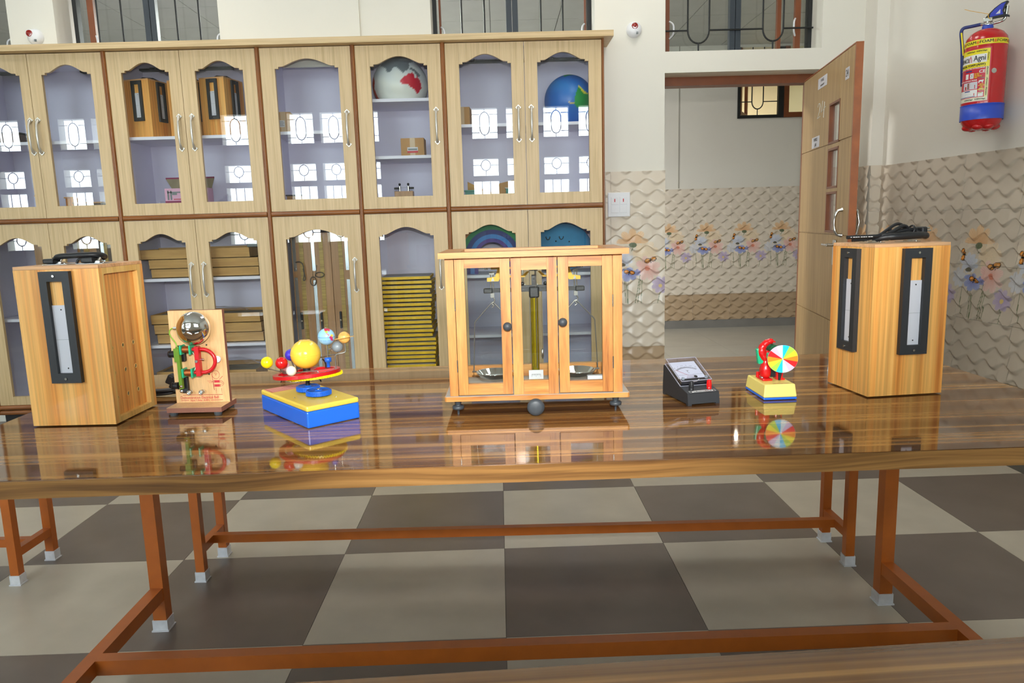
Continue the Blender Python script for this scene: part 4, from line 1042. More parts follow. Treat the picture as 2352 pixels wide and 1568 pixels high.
bridge('second wooden metre bridge with a knotted cord hanging on it', -1.18, 2.12, 0.122, 0.1625, 1.02, [(0.0, 0.78, 1.0), (0.0, 0.02, 0.72)], 0.46)
bridge('third wooden metre bridge with a bright zinc strip', -1.055, 2.12, 0.115, 0.1625, 1.02, [(0.088, 0.78, 1.0), (0.088, 0.02, 0.72)], 0.46)
bridge('dark wooden board with thin zinc strips beside the metre bridges', -0.935, 2.12, 0.085, 0.1625, 0.98, [(0.045, 0.76, 0.96), (0.045, 0.02, 0.72)], None, 0, 'mbdark')
kn = MB()
cx, cz = -1.165, 0.905
kn.tube([(cx + 0.028 * math.cos(q) + 0.03, 2.108, cz + 0.016 * math.sin(q) + 0.012) for q in [2 * PI * i / 14 for i in range(14)]], 0.0035, 6, 0, True)
kn.tube([(cx + 0.018 * math.cos(q) - 0.014, 2.108, cz + 0.028 * math.sin(q) - 0.028) for q in [2 * PI * i / 14 for i in range(14)]], 0.0035, 6, 0, True)
kn.tube([(cx, 2.106, cz), (cx + 0.012, 2.106, cz + 0.05), (cx + 0.014, 2.11, cz + 0.075)], 0.0025, 6)
tag(kn.build('cord_loop', M['rope']), 'grey cord knotted in a bow on the second metre bridge', 'cord')
kn = MB().tube([(-1.285, 2.118, 1.0), (-1.255, 2.11, 1.005), (-1.235, 2.108, 0.985), (-1.232, 2.108, 0.92), (-1.245, 2.108, 0.88), (-1.225, 2.108, 0.89), (-1.238, 2.108, 0.96)], 0.004, 6, 0, False, None, 0.02)
tag(kn.build('cord_loop', M['rope']), 'dark cord hanging in a loop on the hinge-side metre bridge', 'cord')
bridge('wooden metre bridge standing in the end cabinet bay, first door', -2.93, 2.13, 0.13, 0.1625, 1.01, [(0.085, 0.80, 0.99)], None)
bridge('wooden metre bridge standing in the end cabinet bay, second door hinge side', -2.66, 2.13, 0.12, 0.1625, 1.02, [(0.02, 0.78, 1.0)], None)
bridge('wooden metre bridge in the end cabinet bay, middle of the second door', -2.535, 2.12, 0.11, 0.1625, 1.02, [(0.03, 0.78, 1.0)], None, 0, 'mbdark')
bridge('wooden metre bridge in the end cabinet bay, closest to the moulding', -2.42, 2.13, 0.10, 0.1625, 1.02, [(0.03, 0.78, 1.0)], None)
# rainbow arch and blue cushion in the last lower cabinet
t = thing('rainbow_arch', 'painted rainbow arch with green, blue and violet bands behind glass', 'toy', (-0.028, 2.13, 0.891))
cols = [mat('rainbow_orange', (190, 120, 60), 0.6), mat('rainbow_green', (40, 140, 90), 0.6), mat('rainbow_dark_blue', (46, 66, 130), 0.6), mat('rainbow_blue', (60, 130, 200), 0.6), mat('rainbow_violet', (82, 62, 140), 0.6)]
rr = [0.225, 0.205, 0.175, 0.145, 0.118, 0.094]
for k in range(5):
    ro, ri = rr[k], rr[k + 1]
    hz = 0.108
    op = [(ro * math.cos(q), hz + ro * 0.98 * math.sin(q)) for q in [PI * i / 24 for i in range(25)]]
    ip = [(ri * math.cos(q), hz + ri * 0.98 * math.sin(q)) for q in [PI * i / 24 for i in range(25)]]
    poly = [(ro, 0)] + op + [(-ro, 0), (-ri, 0)] + ip[::-1] + [(ri, 0)]
    MB().prism(poly, 0, 0.03, 'y').build('band', cols[k], t)
t = thing('whale_cushion', 'blue whale shaped cushion with stitched sleeping eyes', 'cushion', (0.415, 2.10, 0.891))
MB().ball((0, 0.07, 0.155), (0.20, 0.06, 0.155), 36).build('body', M['bluefab'], t)
MB().prism([(0.15, 0.14), (0.18, 0.19), (0.222, 0.22), (0.212, 0.17), (0.222, 0.12), (0.18, 0.13)], 0.055, 0.085, 'y').build('tail', M['bluefab'], t)
m = MB()
for x in (-0.085, 0.0): m.tube([(x + 0.013 * math.cos(q), 0.014 + 0.02 * (abs(x) / 0.2) ** 2, 0.225 + 0.02 * math.sin(q)) for q in [PI + PI * i / 8 for i in range(9)]], 0.003, 6)
for x, z in ((-0.035, 0.195), (0.05, 0.19)): m.ball((x, 0.010, z), 0.005, 8)
m.build('stitched_face', M['print_black'], t)

# ------------------------------------------------------------------ laboratory tables and benches
def cap(parent, x, y, s, m=None):
    c = MB().box((x - s / 2 - 0.003, y - s / 2 - 0.003, 0.0), (x + s / 2 + 0.003, y + s / 2 + 0.003, 0.036)).box((x - s / 2 - 0.006, y - s / 2 - 0.006, 0.0), (x + s / 2 + 0.006, y + s / 2 + 0.006, 0.004))
    return c.build('foot_cap', M['whitecap'], parent)
def frame_table(t, top, th, legs, s, zr, rails=True, shelf=None):
    """legs: x0, x1, y0, y1; s tube size; zr height of the rails"""
    x0, x1, y0, y1 = legs
    for x in (x0, x1):
        for y in (y0, y1):
            l = bx('leg', (x - s / 2, y - s / 2, 0.004), (x + s / 2, y + s / 2, top - th), M['tube'], t)
            cap(l, x, y, s)
    for x in (x0, x1):
        bx('side_rail', (x - s * 0.45, y0 + s / 2, zr - s), (x + s * 0.45, y1 - s / 2, zr), M['tube'], t)
    ym = (y0 + y1) / 2
    bx('long_rail', (x0 + s * 0.45, ym - s * 0.45, zr - s), (x1 - s * 0.45, ym + s * 0.45, zr), M['tube'], t)
TT = 0.765
t = thing('lab_table', 'long glossy walnut laboratory table carrying all the physics apparatus', 'table', (0, 0, 0))
TX0, TX1, TY0, TY1 = -1.20, 1.302, -1.287, -0.298
bx('tabletop', (TX0, TY0 + 0.002, TT - 0.0345), (TX1, TY1, TT), M['walnut'], t)
bx('edge_band', (TX0, TY0, TT - 0.035), (TX1, TY0 + 0.0019, TT - 0.0012), M['walnut_edge'], t)
frame_table(t, TT, 0.036, (-1.062, 1.185, -1.235, -0.475), 0.040, 0.141)
t = thing('lab_table', 'second walnut laboratory table, its edge crossing the bottom of the picture', 'table', (0.02, -1.918, 0.0), rad(2.4))
bx('tabletop', (-1.30, -1.0, TT - 0.0345), (1.20, -0.002, TT), M['walnut'], t)
bx('edge_band', (-1.30, -0.0019, TT - 0.035), (1.20, 0.0, TT - 0.0012), M['walnut_edge'], t)
frame_table(t, TT, 0.036, (-1.18, 1.08, -0.93, -0.17), 0.040, 0.141)
t = thing('bench', 'low bench with copper-brown legs standing behind the long table', 'bench', (0.069, -0.095, 0), rad(-1.35))
bx('seat', (-1.2, -0.15, 0.43), (1.2, 0.15, 0.46), M['walnut'], t)
frame_table(t, 0.46, 0.031, (-1.131, 1.131, -0.098, 0.098), 0.030, 0.128)
t = thing('bench', 'bench at the picture edge, its paired legs beside the dark floor tiles', 'bench', (-2.80, -0.02, 0), rad(-1.35))
bx('seat', (-1.15, -0.15, 0.43), (1.2, 0.15, 0.46), M['walnut'], t)
frame_table(t, 0.46, 0.031, (-1.081, 1.081, -0.098, 0.098), 0.030, 0.128)

# ------------------------------------------------------------------ ray boxes on the table
bl = ray_box('ray_box', 'pine ray box with a vented side panel, standing beside the electric bell', (-0.9985, -0.905, TT), rad(-2.2), 0.198, 0.192, 0.377, ('front',), None, 'right', 'ray boxes standing on the table', True, 0.5)
hb = MB().tube([(-0.068, 0.10, 0.384), (-0.062, 0.10, 0.390), (-0.044, 0.085, 0.396), (0.02, 0.085, 0.398), (0.046, 0.10, 0.397), (0.046, 0.13, 0.393), (0.036, 0.13, 0.386)], [0.006, 0.006, 0.007, 0.007, 0.007, 0.006, 0.005], 10, 0, False, None, 0.02)
hb.box((-0.078, 0.075, 0.379), (-0.052, 0.105, 0.391), 0, None, 0.003).box((0.012, 0.078, 0.379), (0.040, 0.108, 0.392), 0, None, 0.003)
hb.build('carry_handle', M['black'], bl)
MB().tube([(-0.004, 0.09, 0.378), (0.0, 0.09, 0.388), (0.012, 0.09, 0.388), (0.018, 0.09, 0.378)], 0.003, 8, 0, False, None, 0.008).build('cord_loop', M['black'], bl)
MB().box((-0.07, 0.06, 0.377), (-0.01, 0.12, 0.3785), 0, None, 0.0005).box((0.01, 0.06, 0.377), (0.075, 0.12, 0.3785), 0, None, 0.0005).build('hinge_plate', M['zinc'], bl)
br = ray_box('ray_box', 'pine ray box with two black slide frames and a cable coiled on top', (0.9925, -0.8725, TT), rad(5.7), 0.193, 0.178, 0.370, ('front', 'left'), None, None, 'ray boxes standing on the table', True, 0.535)
MB().tube([(-0.045, 0.09, 0.376), (-0.03, 0.07, 0.384), (0.0, 0.06, 0.385), (0.05, 0.06, 0.386), (0.085, 0.07, 0.386), (0.09, 0.09, 0.380)], [0.005, 0.008, 0.009, 0.009, 0.008, 0.004], 10, 0, False, None, 0.02).build('carry_handle', M['black'], br)
cb = MB()
cb.tube([(-0.125, 0.07, 0.386), (-0.02, 0.075, 0.387), (0.03, 0.09, 0.41), (0.05, 0.10, 0.408), (0.058, 0.10, 0.392)], 0.0045, 8, 0, False, None, 0.03)
cb.tube([(-0.105, 0.08, 0.378), (-0.04, 0.085, 0.381), (0.02, 0.10, 0.416), (0.045, 0.11, 0.412), (0.056, 0.11, 0.396), (0.05, 0.10, 0.390)], 0.004, 8, 0, False, None, 0.03)
cb.tube([(0.01, 0.10, 0.392), (0.05, 0.10, 0.40), (0.09, 0.10, 0.398)], 0.005, 8, 0, False, None, 0.02)
cb.tube([(0.01, 0.085, 0.386), (0.05, 0.09, 0.394), (0.062, 0.10, 0.393), (0.07, 0.10, 0.393)], 0.004, 8, 0, False, None, 0.02)
cb.tube([(0.062 + 0.004 * math.cos(q), 0.10 + 0.013 * math.sin(q), 0.397 + 0.012 * math.cos(q)) for q in [2 * PI * i / 16 for i in range(16)]], 0.0025, 6, 0, True)
cb.build('power_cable', M['black'], br)
pg = MB().box((0.068, 0.085, 0.387), (0.09, 0.115, 0.397), 0, None, 0.003).box((0.078, 0.08, 0.389), (0.094, 0.12, 0.406), 0, None, 0.004).build('plug', M['black'], br)
MB().cyl((0.094, 0.092, 0.396), (0.110, 0.092, 0.396), 0.0022, None, 8).cyl((0.094, 0.108, 0.396), (0.110, 0.108, 0.396), 0.0022, None, 8).cyl((0.094, 0.100, 0.402), (0.111, 0.100, 0.402), 0.0026, None, 8).build('plug_pin', M['steel'], pg)
MB().box((-0.004, 0.084, 0.388), (0.000, 0.094, 0.404)).build('cable_tie', M['black'], br)
lab = MB()
for k in range(9): lab.box((-0.118 + k * 0.0065, 0.0655, 0.3855), (-0.118 + k * 0.0065 + (0.005 if k % 3 else 0.003), 0.0662, 0.3868))
lab.build('cable_print', M['print_white'], br)
# power cable and plug behind the bell
t = thing('power_cable', 'black power cable with three-pin plug lying between box and bell board', 'cable', (-0.862, -0.625, TT))
m = MB()
for k in range(6):
    a = 0.0045 * (k % 3); b = 0.009 * (k // 3)
    m.tube([(-0.12, 0.02 + a, 0.006 + b), (-0.07, 0.0 + 2 * a, 0.007 + b), (0.0, 0.02 + a, 0.012 + b * 0.8), (0.08, 0.03 + 2 * a, 0.016 + b * 0.7)], 0.0042, 6, 0, False, None, 0.03)
m.tube([(-0.05, 0.03, 0.012), (-0.02, 0.0, 0.014), (0.002, -0.02, 0.022), (0.012, -0.02, 0.038), (-0.002, -0.015, 0.046)], 0.0045, 8, 0, False, None, 0.02)
m.build('cord', M['black'], t)
X = Matrix.Translation((-0.012, -0.012, 0.046)) @ Matrix.Rotation(rad(28), 4, 'Y')
pl = MB().box((-0.022, -0.014, -0.012), (0.012, 0.014, 0.014), 0, X, 0.004).box((-0.006, -0.02, -0.017), (0.004, 0.02, 0.019), 0, X, 0.003).box((0.010, -0.012, -0.010), (0.022, 0.012, 0.010), 0, X, 0.003).build('plug', M['black'], t)

# ------------------------------------------------------------------ demonstration electric bell
t = thing('electric_bell', 'demonstration electric bell on an upright beech board with chrome gong', 'electric bell', (-0.742, -0.80, TT), rad(-2.5))
bo = MB().box((-0.068, -0.042, 0.0085), (0.068, 0.05, 0.0205)).build('base', M['beech_edge'], t)
bx('base_veneer', (-0.0678, -0.0418, 0.0205), (0.0678, 0.0498, 0.0209), M['beech'], bo)
for x in (-0.055, 0.055):
    for y in (-0.033, 0.04): MB().lathe([(0.0085, 0.0), (0.0095, 0.002), (0.0095, 0.0085)], 16, 0, Matrix.Translation((x, y, 0))).build('rubber_foot', M['rubber'], bo)
bd = bx('board', (-0.068, 0.012, 0.021), (0.068, 0.024, 0.254), M['beech_edge'], t)
bx('board_veneer', (-0.0678, 0.0112, 0.0212), (0.0678, 0.012, 0.2538), M['beech'], bd)
yb = 0.0112
go = MB().lathe([(0.0405, 0.0), (0.041, 0.004), (0.0395, 0.012), (0.035, 0.021), (0.026, 0.029), (0.014, 0.0335), (0.0, 0.035)], 48, 0, Matrix.Translation((0.002, yb - 0.014, 0.212)) @ Matrix.Rotation(PI / 2, 4, 'X'), True, False).build('gong', M['chrome'], t)
MB().cyl((0.002, yb, 0.212), (0.002, yb - 0.022, 0.212), 0.006, None, 14).lathe([(0.005, 0.034), (0.005, 0.037), (0.0035, 0.0385), (0.0, 0.0385)], 16, 0, Matrix.Translation((0.002, yb - 0.014, 0.212)) @ Matrix.Rotation(PI / 2, 4, 'X')).build('gong_screw', M['steel'], go)
hm = MB().tube([(-0.042, yb - 0.02, 0.163), (-0.046, yb - 0.018, 0.178), (-0.057, yb - 0.018, 0.192), (-0.060, yb - 0.018, 0.203), (-0.055, yb - 0.018, 0.212), (-0.046, yb - 0.02, 0.2135)], 0.0014, 6, 0, False, None, 0.008).build('hammer_rod', M['greenwire'], t)
MB().cyl((-0.047, yb - 0.02, 0.2135), (-0.039, yb - 0.02, 0.2135), 0.0035, None, 12).build('hammer_head', M['steel'], hm)
# armature and its two mounts
ar = MB().box((-0.0435, yb - 0.028, 0.062), (-0.0355, yb - 0.018, 0.166)).box((-0.050, yb - 0.026, 0.130), (-0.0437, yb - 0.012, 0.163)).build('armature', M['olive'], t)
def mount(z, name):
    o = MB().box((-0.050, yb - 0.012, z - 0.020), (-0.030, yb - 0.0002, z + 0.020), 0, None, 0.002).cyl((-0.052, yb - 0.013, z), (-0.064, yb - 0.013, z), 0.009, 0.008, 18).lathe([(0.009, 0), (0.0085, 0.004), (0.004, 0.006), (0, 0.0062)], 18, 0, Matrix.Translation((-0.064, yb - 0.013, z)) @ Matrix.Rotation(-PI / 2, 4, 'Y')).build(name, M['black'], t)
    for dz in (-0.0145, 0.0145):
        s = MB().lathe([(0.0045, 0.0), (0.0045, 0.002), (0.003, 0.0032), (0.0, 0.0034)], 16, 0, Matrix.Translation((-0.046, yb - 0.012, z + dz)) @ Matrix.Rotation(PI / 2, 4, 'X')).box((-0.0485, yb - 0.0158, z + dz - 0.0005), (-0.0435, yb - 0.0152, z + dz + 0.0005)).build('screw', M['steel'], o)
    return o
mount(0.148, 'pivot_mount'); mount(0.068, 'contact_mount')
MB().lathe([(0.004, 0.0), (0.004, 0.002), (0.0, 0.003)], 14, 0, Matrix.Translation((-0.0385, yb - 0.028, 0.069)) @ Matrix.Rotation(PI / 2, 4, 'X')).build('screw', M['steel'], ar)
# coils
for z in (0.159, 0.101):
    c = MB().cyl((-0.031, yb - 0.016, z), (-0.012, yb - 0.016, z), 0.0085, None, 22).build('coil', M['copper'], t)
    for x in (-0.035, -0.012): MB().box((x, yb - 0.029, z - 0.012), (x + 0.005, yb - 0.003, z + 0.012), 0, None, 0.004).build('bobbin_flange', M['green'], c)
    MB().cyl((-0.0355, yb - 0.016, z), (-0.0362, yb - 0.016, z), 0.006, None, 14).build('core_end', M['steel'], c)
pts = [(-0.007, 0.159), (0.014, 0.159)] + [(0.016 + 0.031 * math.sin(q), 0.13 + 0.029 * math.cos(q)) for q in [PI * i / 18 for i in range(19)]] + [(0.014, 0.101), (-0.007, 0.101)]
ho = MB().tube([(x, yb - 0.016, z) for x, z in pts], 0.0045, 12).build('horseshoe_yoke', M['redp'], t)
kb = MB().box((0.001, yb - 0.027, 0.093), (0.012, yb - 0.012, 0.167), 0, None, 0.001).build('keeper_bar', M['redp'], t)
MB().cyl((0.006, yb - 0.027, 0.131), (0.006, yb - 0.031, 0.131), 0.0042, 0.0035, 14).cyl((0.006, yb, 0.131), (0.006, yb - 0.012, 0.131), 0.003, None, 10).build('screw', M['steel'], kb)
MB().cyl((0.012, yb - 0.014, 0.133), (0.018, yb - 0.014, 0.1335), 0.0025, None, 10).build('bolt_end', M['steel'], kb)
for q in (1, -1): MB().tube([(-0.004, yb - 0.022, 0.13 + q * 0.023), (-0.001, yb - 0.020, 0.13 + q * 0.014), (0.002, yb - 0.018, 0.13 + q * 0.012)], 0.0008, 6).build('lead_wire', M['ivory'], kb)
MB().lathe([(0.006, 0.0), (0.007, 0.004), (0.0085, 0.009), (0.0085, 0.012), (0.006, 0.013), (0.003, 0.009), (0.0, 0.009)], 20, 0, Matrix.Translation((0.050, yb, 0.132)) @ Matrix.Rotation(PI / 2, 4, 'X')).build('white_button', M['white'], t)
for x in (-0.027, 0.003):
    MB().cyl((x, yb, 0.050), (x, yb - 0.014, 0.050), 0.0025, None, 10).lathe([(0.0055, 0.004), (0.0055, 0.008)], 6, 0, Matrix.Translation((x, yb, 0.05)) @ Matrix.Rotation(PI / 2, 4, 'X'), False).lathe([(0.0055, 0.011), (0.0055, 0.016), (0.004, 0.0165), (0.0035, 0.013), (0, 0.013)], 18, 0, Matrix.Translation((x, yb, 0.05)) @ Matrix.Rotation(PI / 2, 4, 'X')).build('terminal_post', M['steel'], t)
for z in (0.167, 0.093): MB().ball((0.022, yb - 0.001, z), 0.0022, 8).build('wire_hole', M['black'], t)
pr = MB(); yp = yb - 0.0004
def ln(x0, z0, x1, z1, w=0.0006): pr.tube([(x0, yp, z0), (x1, yp, z1)], w, 4)
ln(-0.050, 0.0405, 0.051, 0.0405); ln(-0.056, 0.0265, -0.036, 0.0265); ln(0.020, 0.0265, 0.050, 0.0265)
add_text(pr, 'Demonstration Electrical Bell', 0.0105, front(-0.008, yp, 0.0335), 0, 'CENTER', 0.78, 0.00012)
add_text(pr, 'Input 2 Amp. (6-8V)', 0.0062, front(-0.008, yp, 0.0265), 0, 'CENTER', 0.95, 0.0001)
pr.tube([(0.038 + 0.0095 * math.cos(q), yp, 0.091 + 0.0105 * math.sin(q)) for q in [2 * PI * i / 28 for i in range(28)]], 0.0004, 4, 0, True)
add_text(pr, 'Gong', 0.0035, front(0.038, yp, 0.094)); pr.ball((0.038, yp, 0.0905), 0.0009, 8)
for z in (0.074, 0.0635): pr.box((0.033, yp - 0.0003, z - 0.003), (0.046, yp + 0.0003, z + 0.003))
ln(0.0315, 0.0705, 0.0315, 0.0775, 0.0004); ln(0.0475, 0.0705, 0.0475, 0.0775, 0.0004); ln(0.0315, 0.06, 0.0315, 0.067, 0.0004); ln(0.0475, 0.06, 0.0475, 0.067, 0.0004)
for r in (0.0035, 0.0068): pr.tube([(0.0485 + r * 1.1 * math.sin(q), yp, 0.0688 + r * math.cos(q)) for q in [PI * i / 12 for i in range(13)]], 0.0004, 4)
ln(0.028, 0.093, 0.030, 0.070, 0.0004); ln(0.030, 0.070, 0.031, 0.052, 0.0006); ln(0.026, 0.0735, 0.030, 0.0735, 0.0008)
ln(0.0355, 0.057, 0.0355, 0.048, 0.0003); ln(0.050, 0.057, 0.050, 0.048, 0.0003); ln(0.046, 0.079, 0.055, 0.087, 0.0007)
add_text(pr, 'Contact', 0.0036, front(0.021, yp, 0.0755)); add_text(pr, 'Screw', 0.0036, front(0.0235, yp, 0.0715))
add_text(pr, '1', 0.005, front(0.0355, yp, 0.045)); add_text(pr, '2', 0.005, front(0.050, yp, 0.045))
pr.build('printed_diagram', M['print_red'], bd)

# ------------------------------------------------------------------ orrery
A = math.atan2(0.64, 0.77)
t = thing('orrery', 'geared solar system model on a blue and yellow box', 'orrery', (-0.459, -0.857, TT), A)
bb = MB().box((-0.0655, -0.129, 0.0008), (0.0655, 0.129, 0.0385), 0, None, 0.003).build('base_box', M['blue'], t)
ld = MB().box((-0.0655, -0.129, 0.0387), (0.0655, 0.129, 0.051), 0, None, 0.0035).build('lid', M['lemon'], t)
sc = MB()
for x, y in ((0.03, -0.085), (-0.045, -0.02), (0.05, 0.0), (0.0, -0.04)): sc.lathe([(0.0022, 0.051), (0.002, 0.0518), (0, 0.052)], 10, 0, Matrix.Translation((x, y, 0)))
sc.build('lid_screw', M['steel'], ld)
pl_ = bx('info_label', (-0.060, 0.074, 0.0510), (0.058, 0.1235, 0.0513), mat('dusty_red_label', (190, 92, 84), 0.5), ld)
lb = MB()
for k in range(7): lb.box((-0.056, 0.078 + k * 0.0062, 0.0513), (0.052 - 0.011 * (k * 5 % 4), 0.0796 + k * 0.0062, 0.0515))
lb.build('printed_line', mat('pink_print', (226, 176, 160), 0.5), pl_)
RZ = Matrix.Rotation(-A, 4, 'Z')
INV = RZ @ Matrix.Translation((0.459, 0.857, -TT))      # world to local
EYE = Vector((0.01334, -2.59619, 1.20926)); KO = 0.9675
def L(x, y, z): return INV @ (EYE + (Vector((x, y, z)) - EYE) * KO)      # measured at y -0.781, standing at y -0.84
def gear(name, wx, wy, z0, z1, r, m, teeth=36, holes=True):
    c = INV @ Vector((wx, wy, TT)); poly = []
    for i in range(teeth):
        for q, rr in ((0.0, r), (0.45, r), (0.5, r * 0.93), (0.95, r * 0.93)):
            a = 2 * PI * (i + q) / teeth; poly.append((c.x + rr * math.cos(a), c.y + rr * math.sin(a)))
    g = MB().prism(poly, z0, z1 - 0.002, 'z')
    g.lathe([(r * 0.93, z1 - 0.002), (r * 0.93, z1), (r * 0.80, z1), (r * 0.78, z1 - 0.0015), (r * 0.3, z1 - 0.0015), (r * 0.28, z1 + 0.001), (r * 0.12, z1 + 0.001)], 36, 0, Matrix.Translation((c.x, c.y, 0)))
    return g.build(name, m, t)
g1 = gear('gear', -0.463, -0.840, 0.0555, 0.0665, 0.0285, M['gearblue'], 44)
g2 = gear('gear', -0.4255, -0.888, 0.0550, 0.0660, 0.0300, M['gearblue'], 44)
c2 = INV @ Vector((-0.4255, -0.888, TT))
MB().cyl((c2.x, c2.y, 0.051), (c2.x, c2.y, 0.056), 0.006, None, 14).lathe([(0.004, 0.067), (0.004, 0.069), (0, 0.0695)], 14, 0, Matrix.Translation((c2.x, c2.y, 0))).build('gear_axle', M['steel'], g2)
c1 = INV @ Vector((-0.463, -0.840, TT))
MB().cyl((c1.x, c1.y, 0.051), (c1.x, c1.y, 0.098), 0.0052, None, 18).build('column', M['black'], t)
# tilted red wheel with spokes, yellow gear below
TILT = Matrix.Translation(L(-0.479, -0.781, 0.851)) @ RZ @ Matrix.Rotation(rad(-4.0), 4, 'Y') @ Matrix.Rotation(rad(-3.5), 4, 'X')
w = MB().lathe([(0.080, -0.004), (0.080, 0.004), (0.067, 0.004), (0.067, -0.004), (0.080, -0.004)], 64, 0, TILT, False, False, False)
w.lathe([(0.018, -0.004), (0.018, 0.004), (0.004, 0.004), (0.004, -0.004), (0.018, -0.004)], 28, 0, TILT, False, False, False)
for k in range(5): w.box((0.016, -0.008, -0.003), (0.068, 0.008, 0.003), 0, TILT @ Matrix.Rotation(2 * PI * k / 5 + 0.3, 4, 'Z'))
w.build('orbit_wheel', M['redp'], t)
YX = TILT @ Matrix.Translation((0.018, 0, -0.0075))
poly = []
for i in range(60):
    for q, rr in ((0.0, 0.067), (0.45, 0.067), (0.5, 0.0635), (0.95, 0.0635)):
        a = 2 * PI * (i + q) / 60; poly.append((rr * math.cos(a), rr * math.sin(a)))
MB().prism(poly, -0.003, 0.003, 'z', 0, YX).build('ring_gear', M['yellow'], t)
# sun
s0 = L(-0.479, -0.781, 0.8995)
sn = MB().ball(s0, (0.0362, 0.0362, 0.0355), 40).lathe([(0.0361, -0.0007), (0.0368, 0.0), (0.0361, 0.0007)], 48, 0, Matrix.Translation(s0)).build('sun', M['sun'], t)
MB().cyl(s0 + Vector((0, 0, -0.047)), s0 + Vector((0, 0, -0.034)), 0.009, None, 18).build('sun_post', M['black'], sn)
MB().lathe([(0.0135, 0.0), (0.0125, 0.0012), (0.0, 0.0012)], 24, 0, Matrix.Translation(s0 + Vector((0, 0, 0.0335)))).build('sun_cap', mat('orange_cap', (242, 186, 96), 0.3), sn)
# planets: world position, radius
def planet(name, wx, wy, wz, r, m, rod, label=None):
    c = L(wx, wy, wz)
    p = MB().ball(c, r * KO, 24).build(name, m, t)
    if label: p['label'] = label
    if rod: MB().tube([L(*q) for q in rod], 0.0014, 8, 0, False, None, 0.006).build('rod', M['wire'], p)
    return p
planet('planet', -0.577, -0.781, 0.881, 0.0148, M['yellow'], [(-0.577, -0.781, 0.867), (-0.577, -0.781, 0.8655), (-0.545, -0.80, 0.862), (-0.515, -0.815, 0.861), (-0.515, -0.815, 0.853)], 'bright yellow planet ball')
planet('planet', -0.535, -0.80, 0.882, 0.0152, M['red'], [(-0.535, -0.80, 0.868), (-0.535, -0.80, 0.858), (-0.523, -0.81, 0.856), (-0.455, -0.835, 0.866), (-0.437, -0.835, 0.866), (-0.437, -0.835, 0.857)], 'red planet ball')
planet('planet', -0.523, -0.755, 0.894, 0.0152, M['violet'], [(-0.523, -0.755, 0.88), (-0.518, -0.755, 0.862), (-0.512, -0.745, 0.851)], 'violet planet ball')
planet('planet', -0.539, -0.765, 0.8685, 0.0125, M['pink'], [(-0.539, -0.765, 0.857), (-0.535, -0.765, 0.848)], 'pale pink planet ball')
planet('planet', -0.502, -0.835, 0.868, 0.0122, M['ivory'], [(-0.502, -0.835, 0.857), (-0.502, -0.835, 0.850)], 'white planet ball')
planet('planet', -0.402, -0.765, 0.913, 0.0142, M['greyp'], [(-0.412, -0.765, 0.910), (-0.43, -0.765, 0.905)], 'grey planet ball')
st = planet('planet', -0.380, -0.781, 0.9385, 0.0148, M['saturn'], [(-0.379, -0.781, 0.926), (-0.3775, -0.781, 0.901), (-0.398, -0.785, 0.898), (-0.4045, -0.785, 0.895), (-0.4045, -0.785, 0.858)], 'orange ringed planet')
MB().lathe([(0.0145, -0.0008), (0.0245, -0.0006), (0.0248, 0.0), (0.0245, 0.0006), (0.0145, 0.0008)], 40, 0, Matrix.Translation(L(-0.380, -0.781, 0.9378)) @ RZ @ Matrix.Rotation(rad(-8), 4, 'Y') @ Matrix.Rotation(rad(-5), 4, 'X')).build('planet_ring', M['saturn'], st)
MB().tube([L(-0.4045, -0.785, 0.897), L(-0.425, -0.775, 0.893), L(-0.447, -0.765, 0.886)], 0.0014, 8).build('arm_rod', M['wire'], t)
def col_earth(x, z, y):
    if inside([(-0.18, 1.1), (-0.14, 0.90), (0.10, 0.74), (0.34, 0.80), (0.48, 0.66), (0.56, 0.76), (0.4, 1.1)], x, z): return [206, 52, 84]
    if inside([(-0.10, 0.86), (0.04, 0.62), (0.30, 0.50), (0.42, 0.62), (0.26, 0.80)], x, z): return [170, 205, 90]
    if inside([(0.12, 0.54), (0.36, 0.34), (0.50, 0.18), (0.60, 0.10), (0.50, 0.32), (0.34, 0.50)], x, z): return [215, 70, 60]
    if inside([(0.52, 0.14), (0.70, 0.16), (0.86, -0.02), (0.86, -0.5), (0.70, -0.40), (0.58, -0.12)], x, z): return [190, 40, 110]
    if inside([(0.60, 0.26), (0.80, 0.34), (0.96, 0.1), (0.76, 0.06)], x, z): return [226, 200, 70]
    if abs(z) < 0.012 or abs(z + 0.38) < 0.01 and (int(x * 14) % 3): return [90, 140, 200]
    return [150, 204, 244]
ec = L(-0.424, -0.781, 0.942)
eo = put('earth_globe', globe_mesh('earth_globe', 0.0202, col_earth, 80), t, ec, (0, 0, -A))
MB().cyl(ec + Vector((0, 0, -0.052)), ec + Vector((0, 0, -0.019)), 0.0022, None, 10).lathe([(0.0028, -0.021), (0.0024, -0.0225)], 12, 0, Matrix.Translation(ec)).build('earth_axle', M['steel'], t)
MB().lathe([(0.002, 0.0205), (0.003, 0.021), (0.0, 0.0225)], 12, 0, Matrix.Translation(ec)).build('earth_cap', M['steel'], t)
MB().lathe([(0.0044, -0.075), (0.0044, -0.0625), (0.0082, -0.0615), (0.0082, -0.0515), (0.003, -0.051)], 20, 0, Matrix.Translation(ec)).build('bearing', M['gearblue'], t)
MB().tube([L(-0.443, -0.76, 0.882), L(-0.437, -0.755, 0.872), L(-0.437, -0.755, 0.858)], 0.0018, 8, 0, False, None, 0.006).build('lamp_lead', M['black'], t)
MB().tube([L(-0.546, -0.75, 0.842), L(-0.552, -0.75, 0.834), L(-0.556, -0.75, 0.822)], 0.0012, 8).tube([L(-0.462, -0.765, 0.838), L(-0.453, -0.765, 0.834), L(-0.449, -0.765, 0.824)], 0.002, 8).build('lead_wire', M['black'], t)
